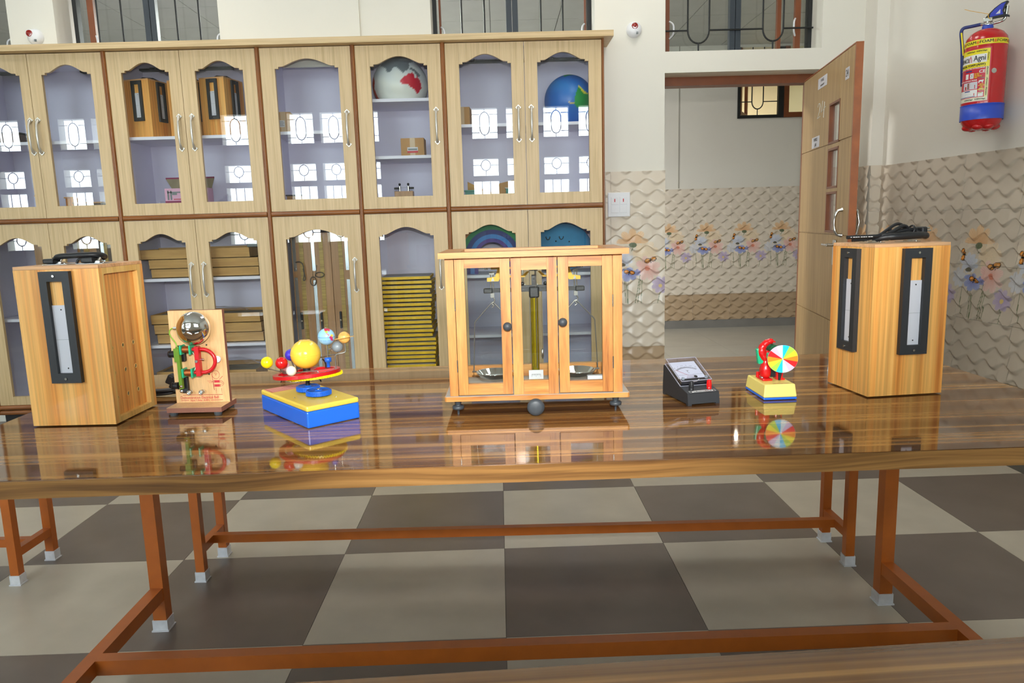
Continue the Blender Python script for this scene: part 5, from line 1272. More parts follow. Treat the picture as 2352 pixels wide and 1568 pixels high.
MB().tube([L(-0.519, -0.795, 0.846), L(-0.518, -0.80, 0.834), L(-0.508, -0.80, 0.832), L(-0.4945, -0.80, 0.834), L(-0.4945, -0.80, 0.8315)], 0.0016, 8, 0, False, None, 0.004).build('crank_rod', M['steel'], t)

# ------------------------------------------------------------------ physical balance in its case
t = thing('balance_case', 'teak and glass case of a physical balance on black levelling feet', 'balance', (0.0945, -0.83, TT), rad(-1.2))
h = MB()
h.prism([(-0.2165 + 0.004, -0.099), (0.2165 - 0.004, -0.099), (0.2165, -0.095), (0.2165, 0.155), (-0.2165, 0.155), (-0.2165, -0.095)], 0.0345, 0.0455, 'z')
bs = h.build('base_board', M['teakh'], t)
bx('base_laminate', (-0.215, -0.0975, 0.0455), (0.215, 0.154, 0.0462), M['gboard'], bs)
for x, y in ((-0.187, -0.079), (0.186, -0.079), (0.0, 0.125)):
    MB().lathe([(0.0028, 0.0), (0.0028, 0.012), (0.013, 0.0125), (0.014, 0.015), (0.014, 0.019), (0.012, 0.021), (0.005, 0.0215), (0.007, 0.024), (0.0085, 0.0345)], 20, 0, Matrix.Translation((x, y, 0))).build('levelling_foot', M['knob'], bs)
MB().lathe([(0.007, 0.0), (0.007, 0.01), (0.019, 0.011), (0.0205, 0.016), (0.019, 0.022), (0.012, 0.0245), (0.0, 0.025)], 32, 0, Matrix.Translation((-0.004, -0.100, 0.021)) @ Matrix.Rotation(PI / 2, 4, 'X')).build('arrest_knob', M['knob'], bs)
ZB, ZTc = 0.0465, 0.3675
fy0, fy1 = -0.094, -0.080
for x0, x1 in ((-0.2035, -0.184), (0.1795, 0.2005)): bx('post', (x0, fy0, ZB), (x1, fy1, ZTc), M['teak'], t)
def sash(name, x0, x1, sw, th, bh, y0, y1):
    o = MB().box((x0, y0, ZB + 0.002), (x0 + sw, y1, ZTc - 0.0015)).box((x1 - sw, y0, ZB + 0.002), (x1, y1, ZTc - 0.0015)).build(name, M['teak'], t)
    MB().box((x0 + sw + 0.0003, y0 + 0.0006, ZTc - th), (x1 - sw - 0.0003, y1, ZTc - 0.0015)).build('top_rail', M['teakh'], o); MB().box((x0 + sw + 0.0003, y0 + 0.0006, ZB + 0.002), (x1 - sw - 0.0003, y1, ZB + bh)).build('bottom_rail', M['teakh'], o)
    bx('pane', (x0 + sw - 0.004, y0 + 0.006, ZB + bh - 0.004), (x1 - sw + 0.004, y0 + 0.008, ZTc - th + 0.004), M['gpane'], o)
    return o
d1 = sash('door', -0.1825, -0.0560, 0.0225, 0.0225, 0.028, fy0, fy1)
MB().box((-0.0535, fy0, ZB), (-0.0305, fy1, ZTc)).box((0.0285, fy0, ZB), (0.0515, fy1, ZTc)).build('fixed_frame', M['teak'], t)
fx = bx('fixed_rail', (-0.0302, fy0, ZTc - 0.030), (0.0282, fy1, ZTc), M['teakh'], t); bx('fixed_rail', (-0.0302, fy0, ZB), (0.0282, fy1, ZB + 0.033), M['teakh'], t)
bx('pane', (-0.0345, fy0 + 0.006, ZB + 0.03), (0.0325, fy0 + 0.008, ZTc - 0.027), M['gpane'], fx)
d2 = sash('door', 0.0540, 0.1785, 0.0235, 0.0250, 0.029, fy0, fy1)
for d, x, z in ((d1, -0.0645, 0.210), (d2, 0.0625, 0.2165)):
    MB().cyl((x, fy0, z), (x, fy0 - 0.008, z), 0.005, None, 14).ball((x, fy0 - 0.014, z), (0.0102, 0.0085, 0.0102), 24).build('knob', M['knob'], d)
for d, x in ((d1, -0.1835), (d2, 0.179)):
    for z in (0.118, 0.262): MB().cyl((x, fy0 - 0.0012, z - 0.014), (x, fy0 - 0.0012, z + 0.014), 0.0016, None, 8).build('hinge', M['steel'], d)
# back and sides
bk = MB().box((-0.2035, 0.118, ZB), (-0.184, 0.132, ZTc)).box((0.1795, 0.118, ZB), (0.2005, 0.132, ZTc)).build('rear_post', M['teak'], t)
bx('rear_rail', (-0.1835, 0.118, ZB), (0.179, 0.132, ZB + 0.03), M['teakh'], t); bx('rear_rail', (-0.1835, 0.118, ZTc - 0.02), (0.179, 0.132, ZTc), M['teakh'], t)
bx('rear_pane', (-0.186, 0.122, ZB + 0.026), (0.182, 0.124, ZTc - 0.016), M['gpane'], t)
for x0, x1 in ((-0.2035, -0.1915), (0.1885, 0.2005)):
    o = MB().box((x0, fy1 + 0.0002, ZB), (x1, 0.1178, ZB + 0.026)).box((x0, fy1 + 0.0002, ZTc - 0.022), (x1, 0.1178, ZTc)).build('side_rail', M['teak'], t)
    bx('pane', ((x0 + x1) / 2 - 0.001, fy1, ZB + 0.02), ((x0 + x1) / 2 + 0.001, 0.118, ZTc - 0.018), M['gpane'], o)
lid = rect_ring(MB(), -0.2165, 0.2135, -0.112, 0.140, 0.045, 0.042, 0, 1)
lm = MB()
for lo, hi in (((-0.2165, -0.115, 0.3685), (0.2135, -0.068, 0.3815)), ((-0.2165, 0.10, 0.3685), (0.2135, 0.142, 0.3815)), ((-0.2165, -0.068, 0.3685), (-0.170, 0.10, 0.3815)), ((0.168, -0.068, 0.3685), (0.2135, 0.10, 0.3815))): lm.box(lo, hi)
lo_ = lm.build('lid_frame', M['teakh'], t)
bx('lid_pane', (-0.172, -0.070, 0.370), (0.170, 0.102, 0.372), M['gpane'], lo_)
# the balance inside
yb_ = 0.02
pc = 0.0015
MB().cyl((pc, yb_, 0.062), (pc, yb_, 0.272), 0.0095, None, 28).build('pillar', M['brass'], t)
MB().lathe([(0.016, 0.0465), (0.016, 0.058), (0.0125, 0.062), (0.0105, 0.067)], 28, 0, Matrix.Translation((pc, yb_, 0))).build('pillar_collar', M['blackiron'], t)
sp = bx('index_plate', (pc - 0.018, yb_ - 0.022, 0.060), (pc + 0.018, yb_ - 0.017, 0.085), M['white'], t, 0.001)
m = MB().box((pc - 0.011, yb_ - 0.0225, 0.0748), (pc + 0.011, yb_ - 0.022, 0.0753))
for k in range(11): m.box((pc - 0.011 + k * 0.0022 - 0.0002, yb_ - 0.0225, 0.0748 - (0.006 if k % 5 == 0 else 0.003)), (pc - 0.011 + k * 0.0022 + 0.0002, yb_ - 0.022, 0.0748))
m.build('index_marks', M['print_black'], sp)
MB().box((pc - 0.0125, yb_ - 0.013, 0.262), (pc + 0.0125, yb_ + 0.013, 0.290), 0, None, 0.004).box((pc - 0.0055, yb_ - 0.006, 0.290), (pc + 0.0055, yb_ + 0.006, 0.318)).build('head_block', M['blackiron'], t)
cbm = MB().box((pc - 0.118, yb_ - 0.006, 0.2775), (pc + 0.118, yb_ + 0.006, 0.2870)).box((pc - 0.040, yb_ - 0.009, 0.287), (pc + 0.040, yb_ + 0.003, 0.293))
for s in (-1, 1): cbm.ball((pc + s * 0.028, yb_ - 0.005, 0.297), 0.005, 10).box((pc + s * 0.112 - 0.011, yb_ - 0.011, 0.2765), (pc + s * 0.112 + 0.011, yb_ + 0.011, 0.288), 0, None, 0.002)
cbm.build('arrest_beam', M['blackiron'], t)
bm_ = MB().box((pc - 0.104, yb_ - 0.002, 0.3335), (pc + 0.104, yb_ + 0.002, 0.3385), 0).build('beam', M['beamd'], t)
m = MB()
for s in (-1, 1):
    m.prism([(pc + s * x, z) for x, z in ((0.010, 0.327), (0.016, 0.327), (0.028, 0.317), (0.060, 0.318), (0.076, 0.330), (0.080, 0.3335), (0.088, 0.3335), (0.094, 0.316), (0.114, 0.313), (0.114, 0.3045), (0.086, 0.3045), (0.080, 0.316), (0.066, 0.313), (0.022, 0.313))], yb_ - 0.0025, yb_ + 0.0025, 'y')
m.build('beam_truss', M['brassy'], bm_)
MB().box((pc - 0.0095, yb_ - 0.008, 0.3275), (pc + 0.0095, yb_ + 0.008, 0.3345)).cyl((pc, yb_, 0.338), (pc, yb_, 0.348), 0.0012, None, 8).build('knife_block', M['steel'], bm_)
for s in (-1, 1):
    MB().cyl((pc + s * 0.104, yb_, 0.3365), (pc + s * 0.134, yb_, 0.3365), 0.0012, None, 8).lathe([(0.0035, -0.003), (0.0035, -0.0005)], 14, 0, Matrix.Translation((pc + s * 0.116, yb_, 0.3365)) @ Matrix.Rotation(PI / 2, 4, 'Y')).lathe([(0.0035, 0.0015), (0.0035, 0.004)], 14, 0, Matrix.Translation((pc + s * 0.116, yb_, 0.3365)) @ Matrix.Rotation(PI / 2, 4, 'Y')).build('adjusting_nut', M['steel'], bm_)
MB().box((pc + 0.0028, yb_ - 0.0125, 0.088), (pc + 0.0046, yb_ - 0.0115, 0.330)).build('pointer', M['rope'], bm_)
def pan(s):
    x = pc + s * 0.102
    o = MB().cyl((x - 0.003, yb_, 0.288), (x - 0.003, yb_, 0.323), 0.0015, None, 8).cyl((x + 0.003, yb_, 0.288), (x + 0.003, yb_, 0.323), 0.0015, None, 8).box((x - 0.006, yb_ - 0.004, 0.322), (x + 0.006, yb_ + 0.004, 0.328)).prism([(x + s * 0.002, 0.305), (x + s * -0.006, 0.305), (x - s * 0.002, 0.315)], yb_ - 0.003, yb_ + 0.003, 'y').box((x - 0.0045, yb_ - 0.005, 0.265), (x + 0.0045, yb_ + 0.005, 0.276)).build('stirrup', M['steel'], t)
    MB().tube([(x, yb_, 0.266), (x + 0.006, yb_, 0.260), (x + 0.003, yb_, 0.253), (x - 0.003, yb_, 0.250), (x + 0.004, yb_, 0.245), (x - 0.002, yb_, 0.240)], 0.0016, 8, 0, False, None, 0.003).build('hook', M['wire'], o)
    MB().tube([(x - 0.052, yb_, 0.083), (x - 0.046, yb_, 0.205), (x, yb_, 0.255), (x + 0.046, yb_, 0.205), (x + 0.052, yb_, 0.083)], 0.0014, 8, 0, False, None, 0.004).build('pan_hanger', M['wire'], o)
    p = MB().lathe([(0.0, 0.066), (0.024, 0.066), (0.034, 0.0685), (0.045, 0.080), (0.0465, 0.0805), (0.046, 0.0785), (0.036, 0.067), (0.025, 0.0645), (0.0, 0.0645)], 48, 0, Matrix.Translation((x, yb_, 0)), True, False, False).build('pan', M['chrome'], o)
    MB().box((x - 0.056, yb_ - 0.003, 0.0795), (x - 0.046, yb_ + 0.003, 0.083)).box((x + 0.046, yb_ - 0.003, 0.0795), (x + 0.056, yb_ + 0.003, 0.083)).build('pan_lug', M['steel'], p)
pan(-1); pan(1)
MB().cyl((0.021, yb_ + 0.05, 0.125), (0.021, yb_ + 0.05, 0.280), 0.0005, None, 6).build('plumb_line', M['steel'], t)
MB().lathe([(0.0, 0.098), (0.003, 0.105), (0.003, 0.124), (0.0012, 0.126), (0.0, 0.128)], 14, 0, Matrix.Translation((0.021, yb_ + 0.05, 0))).build('plumb_bob', M['steel'], t)
tag(MB().box((-0.034, -0.008, 0.0), (0.034, 0.008, 0.012), 0, None, 0.002).build('spirit_level', M['white'], None, (0.252, -0.865, TT + 0.0632)), 'small pale tray lying beside the balance pan inside the case', 'tray')

# ------------------------------------------------------------------ demonstration voltmeter
t = thing('voltmeter', 'black sloping bench voltmeter with clear cover and red and black terminals', 'meter', (0.4535, -0.905, TT), math.atan2(0.018, 0.081))
# local x to the right along the front edge, y to the back
w_ = 0.083
prof = [(0.0, 0.004), (0.003, 0.028), (0.006, 0.0305), (0.034, 0.037), (0.046, 0.040), (0.128, 0.0775), (0.135, 0.076), (0.139, 0.03), (0.139, 0.004)]
m = MB().prism(prof, 0, w_, 'x')
for x in (0.0, w_ - 0.010):
    for y in (0.0, 0.129): m.box((x, y, 0.0003), (x + 0.010, y + 0.010, 0.004))
b = m.build('housing', M['blackf'], t)
sl = math.atan2(0.0375, 0.082)
FX = Matrix.Translation((w_ / 2, 0.043, 0.0388)) @ Matrix.Rotation(sl, 4, 'X')       # local: x across, y up the slope, z out
cv = MB()
W2, Lh, Hh = 0.040, 0.096, 0.016
for lo, hi in (((-W2, 0.0, 0.0), (-W2 + 0.0015, Lh, Hh)), ((W2 - 0.0015, 0.0, 0.0), (W2, Lh, Hh)), ((-W2, 0.0, 0.0), (W2, 0.0015, Hh)), ((-W2, Lh - 0.0015, 0.0), (W2, Lh, Hh)), ((-W2, 0.0, Hh - 0.0015), (W2, Lh, Hh))): cv.box(lo, hi, 0, FX)
c = cv.build('clear_cover', M['acryl'], t)
rim = MB()
for z in (0.0, Hh - 0.001):
    for lo, hi in (((-W2, -0.0006, z), (W2, 0.0006, z + 0.001)), ((-W2, Lh - 0.0006, z), (W2, Lh + 0.0006, z + 0.001)), ((-W2 - 0.0006, 0, z), (-W2 + 0.0006, Lh, z + 0.001)), ((W2 - 0.0006, 0, z), (W2 + 0.0006, Lh, z + 0.001))): rim.box(lo, hi, 0, FX)
rim.build('cover_rim', mat('frosted_acrylic_edge', (190, 190, 206), 0.25), c)
fc_ = MB().box((-W2 + 0.004, 0.022, 0.006), (W2 - 0.004, Lh - 0.005, 0.0068), 0, FX).build('dial', M['face'], t)
MB().box((-W2 + 0.003, 0.003, 0.0), (W2 - 0.003, 0.021, 0.004), 0, FX).build('lower_well', M['black'], t)
pr = MB()
ac = (0.0, 0.026)
def arc(r, a0, a1, ww, m_): m_.tube([FX @ Vector((ac[0] + r * math.sin(q), ac[1] + r * math.cos(q), 0.0070)) for q in [a0 + (a1 - a0) * i / 24 for i in range(25)]], ww, 4)
arc(0.042, -0.72, 0.72, 0.0003, pr); arc(0.0385, -0.72, 0.72, 0.0003, pr)
for i in range(31):
    q = -0.72 + 1.44 * i / 30; r1 = 0.0445 if i % 5 == 0 else 0.042
    pr.tube([FX @ Vector((r * math.sin(q), ac[1] + r * math.cos(q), 0.0070)) for r in (0.0385, r1)], 0.00022, 4)
for i, s_ in enumerate(('0', '1', '1.5', '2', '2.5', '3')):
    q = -0.62 + 1.24 * i / 5
    add_text(pr, s_, 0.0055, FX @ Matrix.Translation((0.0485 * math.sin(q), ac[1] + 0.0485 * math.cos(q), 0.0070)))
add_text(pr, 'V', 0.0095, FX @ Matrix.Translation((0.0, ac[1] + 0.025, 0.0070)), 0, 'CENTER', 1.0, 0.00015)
pr.box((-0.003, ac[1] + 0.0175, 0.0069), (0.003, ac[1] + 0.018, 0.0071), 0, FX); pr.box((-W2 + 0.0045, ac[1] + 0.010, 0.0069), (W2 - 0.0045, ac[1] + 0.0103, 0.0071), 0, FX)
pr.build('dial_print', M['print_black'], fc_)
MB().tube([FX @ Vector((-0.004, ac[1] + 0.004, 0.0085)), FX @ Vector((-0.030, ac[1] + 0.030, 0.0085))], 0.00035, 5).build('needle', M['print_red'], fc_)
hb_ = MB().prism([(0.014 * math.cos(q), 0.022 + 0.011 * math.sin(q)) for q in [PI * i / 16 for i in range(17)]], 0.0068, 0.010, 'z', 0, FX).build('needle_hub_cover', M['paper'], t)
MB().lathe([(0.0042, Hh), (0.0042, Hh + 0.0008), (0.0, Hh + 0.0008)], 18, 0, FX @ Matrix.Translation((0.004, 0.0155, 0))).build('zero_adjuster', M['black'], c)
for x, y in ((-W2 + 0.009, 0.012), (W2 - 0.009, 0.012)): MB().lathe([(0.004, Hh - 0.004), (0.004, Hh + 0.0004), (0.003, Hh + 0.0004), (0.003, Hh - 0.004)], 18, 0, FX @ Matrix.Translation((x, y, 0))).build('cover_screw', M['greyp'], c)
MB().tube([FX @ Vector(p) for p in ((-0.004, 0.008, 0.006), (0.004, 0.005, 0.009), (0.011, 0.009, 0.012))], 0.0007, 6).build('lead_wire', M['ivory'], c)
def binding(x, m_, nm):
    X = Matrix.Translation((x, 0.021, 0.033))
    o = MB().lathe([(0.0058, 0.0), (0.0062, 0.002), (0.0062, 0.004), (0.0052, 0.0048), (0.0058, 0.006), (0.0056, 0.012), (0.0048, 0.021), (0.0044, 0.0225), (0.0032, 0.0225), (0.0032, 0.018), (0, 0.018)], 20, 0, X)
    for k in range(8): o.cyl((0.0056 * math.cos(k * PI / 4), 0.0056 * math.sin(k * PI / 4), 0.007), (0.0046 * math.cos(k * PI / 4), 0.0046 * math.sin(k * PI / 4), 0.021), 0.0010, None, 6, 0, True, X)
    o = o.build('terminal', m_, t); o['label'] = nm
binding(0.019, M['black'], 'black screw terminal'); binding(0.066, M['red'], 'red screw terminal')
SX = Matrix.Translation((w_ / 2, 0.0055, 0.0311)) @ Matrix.Rotation(math.atan2(0.0065, 0.028), 4, 'X')
pl = MB().box((-0.034, -0.001, 0.0), (0.034, 0.0075, 0.0004), 0, SX).build('name_strip', M['black'], t)
m = MB()
add_text(m, 'DC MOVING COIL', 0.0058, SX @ Matrix.Translation((0, 0.00325, 0.0006)), 0, 'CENTER', 0.95, 0.00018)
for lo, hi in (((-0.034, -0.001, 0.0004), (0.034, -0.0004, 0.0006)), ((-0.034, 0.0069, 0.0004), (0.034, 0.0075, 0.0006)), ((-0.034, -0.001, 0.0004), (-0.0334, 0.0075, 0.0006)), ((0.0334, -0.001, 0.0004), (0.034, 0.0075, 0.0006))): m.box(lo, hi, 0, SX)
for x in (-0.0255, 0.0255): m.prism([(x - 0.0025, 0.0008), (x + 0.0025, 0.0008), (x, 0.0058)], 0.0004, 0.0006, 'z', 0, SX)
m.build('lettering', M['print_white'], pl)

# ------------------------------------------------------------------ colour disc
t = thing('colour_disc', 'Newton colour disc on a red stand and yellow box', 'colour disc', (0.686, -0.8105, TT), rad(1.0))
BW, BD = 0.0825, 0.128
MB().box((-BW / 2, -BD / 2, 0.001), (BW / 2, BD / 2, 0.0065), 0, None, 0.002).build('base_plate', M['blue'], t)
tp = 0.004
vs = [(-BW / 2, -BD / 2, 0.0066), (BW / 2, -BD / 2, 0.0066), (BW / 2, BD / 2, 0.0066), (-BW / 2, BD / 2, 0.0066), (-BW / 2 + tp, -BD / 2 + tp, 0.0385), (BW / 2 - tp, -BD / 2 + tp, 0.0385), (BW / 2 - tp, BD / 2 - tp, 0.0385), (-BW / 2 + tp, BD / 2 - tp, 0.0385)]
bm = bmesh.new()
bv = [bm.verts.new(v) for v in vs]
for f in ((0, 3, 2, 1), (4, 5, 6, 7), (0, 1, 5, 4), (1, 2, 6, 5), (2, 3, 7, 6), (3, 0, 4, 7)): bm.faces.new([bv[i] for i in f])
bmesh.ops.bevel(bm, geom=list(bm.edges), offset=0.003, segments=3, profile=0.5, affect='EDGES')
me = bpy.data.meshes.new('base_box'); bm.to_mesh(me); bm.free(); me.materials.append(mat('pale_yellow_plastic', (246, 228, 128), 0.35))
bo = put('base_box', me, t)
m = MB()
add_text(m, 'NEWTON DISC', 0.0066, Matrix.Translation((0.006, -0.052, 0.0387)), 0, 'CENTER', 0.9, 0.0002); add_text(m, 'NEWTON', 0.0066, Matrix.Translation((-0.018, 0.052, 0.0387)), 0, 'CENTER', 0.9, 0.0002)
m.build('lettering', M['print_red'], bo)
zt_ = 0.0385
# red stand: foot, round lower bulb, narrow waist, open ring head
st = MB()
st.box((-0.029, -0.020, zt_), (-0.004, 0.018, zt_ + 0.006), 0, Matrix.Rotation(rad(4), 4, 'Z'), 0.002)
st.lathe([(0.0, -0.020), (0.011, -0.019), (0.0165, -0.013), (0.0175, -0.004), (0.0165, 0.006), (0.0125, 0.016), (0.0085, 0.024), (0.0085, 0.030), (0.012, 0.036)], 24, 0, Matrix.Translation((-0.015, 0.0, zt_ + 0.024)) @ Matrix.Diagonal((0.80, 0.9, 1, 1)))
s1 = st.build('stand', M['red'], t)
r_ = MB()
pts = [(-0.013, 0.0, zt_ + 0.052), (-0.020, 0.0, zt_ + 0.058), (-0.0255, 0.0, zt_ + 0.070), (-0.024, 0.0, zt_ + 0.082), (-0.016, 0.0, zt_ + 0.092), (-0.006, 0.0, zt_ + 0.097), (0.002, 0.0, zt_ + 0.096)]
r_.tube(pts, [0.009, 0.010, 0.0105, 0.0095, 0.0085, 0.0075, 0.006], 14, 0, False, None, 0.008)
r_.box((-0.018, -0.013, zt_ + 0.050), (0.010, 0.013, zt_ + 0.074), 0, None, 0.006)
r_.build('stand_head', M['red'], t)
MB().box((-0.036, -0.004, zt_ + 0.040), (-0.020, 0.010, zt_ + 0.080), 0, Matrix.Translation((-0.028, 0, 0.098)) @ Matrix.Rotation(rad(-8), 4, 'Y') @ Matrix.Translation((0.028, 0, -0.098)), 0.003).build('rear_bracket', M['green'], t)
fb = MB().box((-0.018, -0.022, zt_ + 0.056), (0.002, -0.010, zt_ + 0.071), 0, None, 0.0025).build('front_bracket', M['green'], t)
MB().lathe([(0.0035, 0.0), (0.0035, 0.0015), (0.0, 0.0022)], 14, 0, Matrix.Translation((-0.0085, -0.022, zt_ + 0.0635)) @ Matrix.Rotation(PI / 2, 4, 'X')).build('bracket_screw', M['steel'], fb)
MB().cyl((0.002, 0.016, zt_ + 0.078), (0.002, -0.012, zt_ + 0.078), 0.011, None, 20).build('motor', mat('dark_green_motor', (24, 92, 56), 0.4), t)
MB().cyl((-0.029, 0.012, zt_ + 0.004), (-0.029, 0.012, zt_ + 0.018), 0.0045, 0.004, 14).build('switch_peg', M['red'], t)
MB().lathe([(0.004, 0.0), (0.004, 0.0014), (0.0025, 0.003), (0.0, 0.0032)], 14, 0, Matrix.Translation((-0.0245, -0.006, zt_ + 0.006))).build('foot_screw', M['steel'], t)
rp = MB().box((0.010, -0.012, zt_), (0.020, 0.012, zt_ + 0.022), 0, None, 0.002).prism([(0.016, zt_), (0.030, zt_), (0.030, zt_ + 0.004), (0.024, zt_ + 0.006), (0.027, zt_ + 0.03), (0.020, zt_ + 0.03)], -0.014, 0.008, 'y').build('right_foot', M['red'], t)
MB().box((-0.004, -0.004, zt_ + 0.006), (0.012, 0.018, zt_ + 0.03), 0, None, 0.002).prism([(0.013, zt_), (0.018, zt_), (0.023, zt_ + 0.024), (0.012, zt_ + 0.03)], -0.016, -0.0145, 'y').build('foot_block', M['black'], t)
MB().prism([(0.000, zt_ + 0.096), (0.014, zt_ + 0.090), (0.014, zt_ + 0.094), (0.002, zt_ + 0.099)], 0.012, 0.02, 'y').build('rear_fin', M['redp'], t)
DX = Matrix.Translation((0.0165, -0.030, 0.0950)) @ Matrix.Rotation(rad(-14), 4, 'Z') @ Matrix.Rotation(rad(8), 4, 'X') @ Matrix.Rotation(PI / 2, 4, 'X')
RD = 0.0365
ds = MB().cyl((0, 0, -0.0022), (0, 0, -0.0004), RD, None, 56, 0, True, DX).build('disc', M['black'], t)
MB().cyl((0, 0, -0.0004), (0, 0, 0.0), RD - 0.0006, None, 56, 0, True, DX).build('disc_card', M['paper'], ds)
SECT = [('sector_blue', (30, 200, 250)), ('sector_green', (172, 220, 80)), ('sector_yellow', (250, 240, 60)), ('sector_orange', (252, 148, 40)), ('sector_red', (240, 36, 44)), ('sector_lavender', (212, 196, 234)), ('sector_pale_blue', (214, 240, 252))]
sm = [mat(n, c, 0.4) for n, c in SECT]
for k in range(14):
    a0 = PI / 2 - 2 * PI * k / 14 + 0.04; a1 = a0 - 2 * PI / 14
    MB().prism([(0, 0)] + [((RD - 0.0009) * math.cos(a0 + (a1 - a0) * i / 6), (RD - 0.0009) * math.sin(a0 + (a1 - a0) * i / 6)) for i in range(7)], 0.00002, 0.00025, 'z', 0, DX).build('sector', sm[k % 7], ds)
MB().lathe([(0.0012, 0.0), (0.001, 0.0008), (0, 0.001)], 12, 0, DX).build('disc_hub', M['white'], ds)
MB().cyl(DX @ Vector((0, 0, -0.002)), (0.003, -0.010, zt_ + 0.078 - 0.02), 0.002, None, 8).build('disc_axle', M['steel'], ds)

# ------------------------------------------------------------------ fire extinguisher on the right wall
ec = rw(1.004, 0.125, 1.588)
t = thing('fire_extinguisher', 'red foam fire extinguisher with blue base band hanging on the side wall', 'fire extinguisher', ec, math.atan2(-2.596 - ec.y, 0.013 - ec.x) + PI / 2 - 0.13)
# local -y faces the camera
RR = 0.089
MB().lathe([(0.0, 0.012), (0.02, 0.006), (0.045, 0.002), (0.072, 0.012), (RR - 0.004, 0.04), (RR, 0.06), (RR, 0.40), (RR - 0.004, 0.425), (RR - 0.02, 0.447), (0.045, 0.462), (0.022, 0.468), (0.0, 0.47)], 48).build('cylinder', M['ext_red'], t)
for q in (-0.9, 0.2, 1.3, 2.4, 3.5, 4.6): MB().ball((0.055 * math.cos(q), 0.055 * math.sin(q), 0.014), (0.026, 0.026, 0.016), 14).build('foot_bulge', M['ext_red'], t)
MB().lathe([(RR + 0.0022, 0.046), (RR + 0.0022, 0.118), (RR + 0.0008, 0.118)], 48, 0, None, True, False, False).lathe([(RR + 0.0022, 0.114), (RR + 0.0038, 0.116), (RR + 0.0022, 0.118)], 48, 0, None, True, False, False).build('base_band', M['ext_blue'], t)
MB().lathe([(0.024, 0.463), (0.024, 0.478), (0.021, 0.484), (0.0, 0.484)], 24).build('collar', M['ext_blue'], t)
def wrap(r): return lambda p: Vector((r * math.sin(p.x / r), -r * math.cos(p.x / r), p.y))
def patch(name, a0, a1, z0, z1, m_, r, parent, n=14):
    mb = MB(); vs = []; 
    for z in (z0, z1):
        for i in range(n + 1):
            a = a0 + (a1 - a0) * i / n; vs.append((r * math.sin(a), -r * math.cos(a), z))
    vi = [(v[0] * (r - 0.0004) / r, v[1] * (r - 0.0004) / r, v[2]) for v in vs]
    mb.add(vs, [(i, i + 1, n + 2 + i, n + 1 + i) for i in range(n)], 0, True); mb.add(vi, [(i, n + 1 + i, n + 2 + i, i + 1) for i in range(n)], 0, True)
    return mb.build(name, m_, parent)
ft = patch('foam_band', -1.45, 1.50, 0.385, 0.410, M['print_yellow'], RR + 0.0006, t, 32)
m = MB()
for k in range(-2, 3): add_text(m, 'FOAM', 0.0185, Matrix.Translation((0, 0, 0.3975)), 0, 'CENTER', 1.15, 0.0005, lambda p, k=k: wrap(RR + 0.0012)(Vector((p.x + 0.012 + 0.072 * k, p.y, 0))))
m.build('lettering', M['print_black'], ft)
m = MB()
for k in range(-2, 3):
    m.add([wrap(RR + 0.0012)(Vector((0.048 + 0.072 * k + dx, dz, 0))) + Vector((0, 0, 0.3975)) for dx, dz in ((-0.005, -0.007), (0.005, -0.007), (0.006, 0.0), (0.001, 0.009), (-0.005, 0.001))], [(0, 1, 2, 3, 4)])
m.build('flame_mark', mat('orange_print', (232, 130, 40), 0.5), ft)
R1 = RR + 0.0005
lb = patch('label', -1.55, 0.40, 0.125, 0.372, mat('crimson_label', (206, 40, 62), 0.35), R1, t, 28)
def lp(name, x0, x1, z0, z1, m_, k=1): return patch(name, x0 / RR, x1 / RR, z0, z1, m_, R1 + 0.0004 * k, lb, max(3, int(abs(x1 - x0) / 0.006)))
lp('label_head', -0.14, 0.030, 0.285, 0.366, M['print_yellow']); lp('label_margin', 0.016, 0.030, 0.138, 0.285, mat('cream_print', (236, 234, 176), 0.5)); lp('label_foot', -0.14, 0.030, 0.130, 0.147, mat('pale_label', (236, 238, 214), 0.5), 2)
lp('name_panel', -0.14, 0.018, 0.305, 0.343, M['print_white'], 2)
def lt(body, size, x, z, m_, sx=1.0, al='CENTER', bold=0.0003, rot=0, k=4):
    q = MB(); r = R1 + 0.0004 * k
    add_text(q, body, size, Matrix.Translation((0, 0, z)), 0, al, sx, bold, (lambda p: wrap(r)(Vector((p.x + x, p.y, 0)))) if not rot else (lambda p: wrap(r)(Vector((-p.y + x, p.x, 0)))))
    q.build('lettering', m_, lb)
lt('Agni', 0.036, 0.014, 0.325, M['print_black'], 0.78, 'RIGHT', 0.0005); lt('SCIENCE', 0.027, -0.058, 0.321, M['print_black'], 0.8, 'RIGHT', 0.0007)
q = MB()
q.add([wrap(R1 + 0.0016)(Vector((-0.0525 + dx, dz, 0))) + Vector((0, 0, 0.322)) for dx, dz in ((-0.006, -0.012), (-0.0035, -0.012), (-0.0045, -0.002), (0.0, 0.010), (0.0045, -0.002), (0.0035, -0.012), (0.006, -0.012), (0.0075, -0.003), (0.0, 0.019), (-0.0075, -0.003))], [(0, 1, 2, 9), (2, 3, 8, 9), (3, 4, 7, 8), (4, 5, 6, 7)])
q.build('flame_mark', M['print_red'], lb)
lt('MECHANICAL FOAM (AFFF)', 0.0145, 0.014, 0.2955, M['print_black'], 0.95, 'RIGHT', 0.0006); lt('STORED PRESSURE TYPE FIRE EXTINGUISHER', 0.0078, 0.014, 0.281, M['print_white'], 1.0, 'RIGHT', 0.0003)
lt('SCIENCEAgni', 0.0085, -0.005, 0.357, M['print_black'], 0.9); lt('SCIENCEAgni', 0.0085, -0.055, 0.357, M['print_black'], 0.9)
lt('SCIENCEAgni', 0.0085, 0.0, 0.1385, M['print_black'], 0.9, 'CENTER', 0.0003, 0, 6); lt('SCIENCEAgni', 0.0085, -0.052, 0.1385, M['print_black'], 0.9, 'CENTER', 0.0003, 0, 6)
